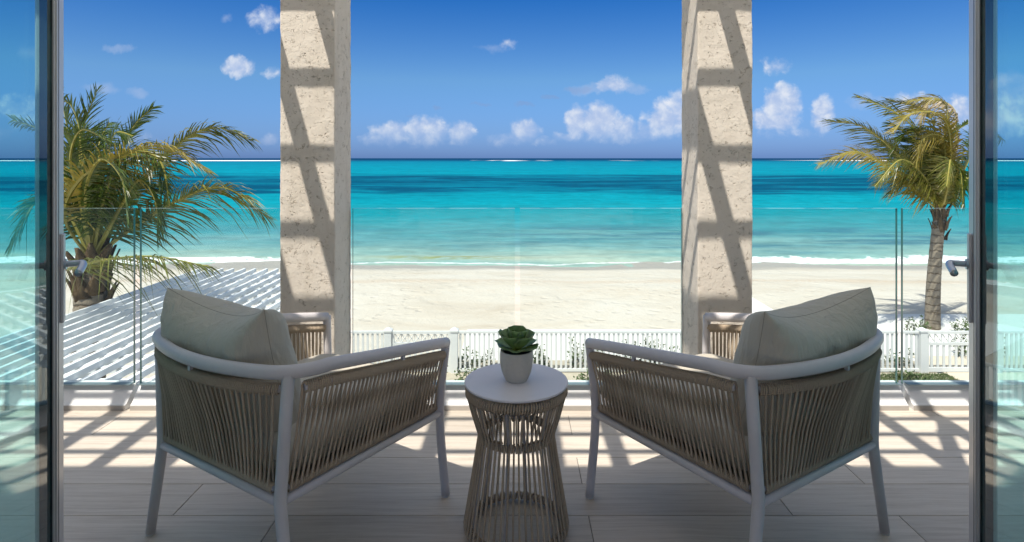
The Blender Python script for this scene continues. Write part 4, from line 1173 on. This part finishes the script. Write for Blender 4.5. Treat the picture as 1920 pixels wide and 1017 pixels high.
for r, z in inner: vs += [(r * math.cos(2 * PI * i / NA), r * math.sin(2 * PI * i / NA), z) for i in range(NA)]
for j in range(2):
    for i in range(NA):
        i2 = (i + 1) % NA; b0 = (NZ + j) * NA
        fs.append((b0 + i, b0 + i2, b0 + NA + i2, b0 + NA + i))
fs.append(tuple(range(NA - 1, -1, -1)))
mb.add(vs, fs).build('pot_body', M_POT, pot, smooth=True)
M_SOIL = principled('potting_soil', rough=1.0, fn=speckle((0.05, 0.035, 0.022), 0.4, 200, 0.8, 0.004, 300, False))
MB().lathe([(0.0565, prof_h - 0.014), (0.05, prof_h - 0.010), (0.01, prof_h - 0.008)], 40).build('soil', M_SOIL, pot, smooth=True)
def fn_succ(t, b, out):
    p = ocoord(t)
    sp = t.new('ShaderNodeSeparateXYZ'); t.link(p, sp.inputs[0])
    n = t.noise(p, 5, 4, 0.6); r = orand(t)
    c = t.mix(t.smooth(sp.outputs[1], 0.05, 0.75), (0.55, 0.62, 0.17, 1), (0.17, 0.29, 0.10, 1))
    c = t.mix(t.math('MULTIPLY', n, 0.5), c, (0.20, 0.30, 0.10, 1))
    c = t.mix(t.smooth(t.math('ABSOLUTE', sp.outputs[0]), 0.26, 0.36, 0, 0.5), c, (0.035, 0.07, 0.035, 1))
    t.link(c, b.inputs['Base Color'])
    b.inputs['Subsurface Weight'].default_value = 0.0
    t.link(t.bump(n, 0.15, 0.01), b.inputs['Normal'])
M_SUCC = principled('succulent_leaf', rough=0.38, spec=0.45, fn=fn_succ)
suc = empty('succulent', (PX, PY, TZ + prof_h - 0.01), label='dark green succulent rosette growing in the carved stoneware pot', cat='plant')
def succ_leaf():
    vs = []; fs = []; nu, nv = 8, 10
    for s in (1, -1):
        for j in range(nv + 1):
            v = j / nv
            w = 0.36 * (0.32 + 1.0 * math.sin(PI * min(1.0, v ** 1.35 * 0.83 + 0.02)) ** 0.9) if v < 0.999 else 0.03
            if v > 0.86: w *= max(0.10, math.sqrt(max(0, 1 - ((v - 0.86) / 0.14) ** 2)))
            for i in range(nu + 1):
                u = -1 + 2 * i / nu
                th = 0.055 * (1 - u * u) * (1 - 0.75 * v)
                z = 0.26 * v * v + 0.16 * w / 0.36 * u * u * 0.9 + s * th
                vs.append((u * w, v, z))
    m = (nu + 1) * (nv + 1)
    for s in range(2):
        for j in range(nv):
            for i in range(nu):
                a = s * m + j * (nu + 1) + i
                q = (a, a + 1, a + nu + 2, a + nu + 1)
                fs.append(q if s == 0 else q[::-1])
    for j in range(nv):
        for i in (0, nu):
            a = j * (nu + 1) + i
            q = (a, a + nu + 1, m + a + nu + 1, m + a); fs.append(q if i == 0 else q[::-1])
    for j in (0, nv):
        for i in range(nu):
            a = j * (nu + 1) + i
            q = (a, a + 1, m + a + 1, m + a); fs.append(q[::-1] if j == 0 else q)
    return MB().add(vs, fs).mesh('leaf', M_SUCC, smooth=True)
slf = succ_leaf()
gold = 2.39996
tiers = [(6, 2, 0.092, 0.010), (6, 30, 0.098, 0.016), (5, 54, 0.086, 0.022), (3, 74, 0.062, 0.028)]
for ti, (cnt, tl, L, z) in enumerate(tiers):
    for k in range(cnt):
        a = 2 * PI * (k + 0.5 * (ti % 2) + 0.12 * ti) / cnt + random.uniform(-.12, .12)
        Lk = L * random.uniform(0.93, 1.06)
        Lk *= 0.86
        put('leaf', slf, suc, (-0.008 * math.sin(a), 0.008 * math.cos(a), z), rot=(R(tl + random.uniform(-5, 5)), random.uniform(-.12, .12), a), scale=(Lk * 1.02, Lk, Lk))
MB().lathe([(0.012, -0.006), (0.013, 0.01), (0.008, 0.03)], 12).build('stem', M_SUCC, suc, smooth=True)
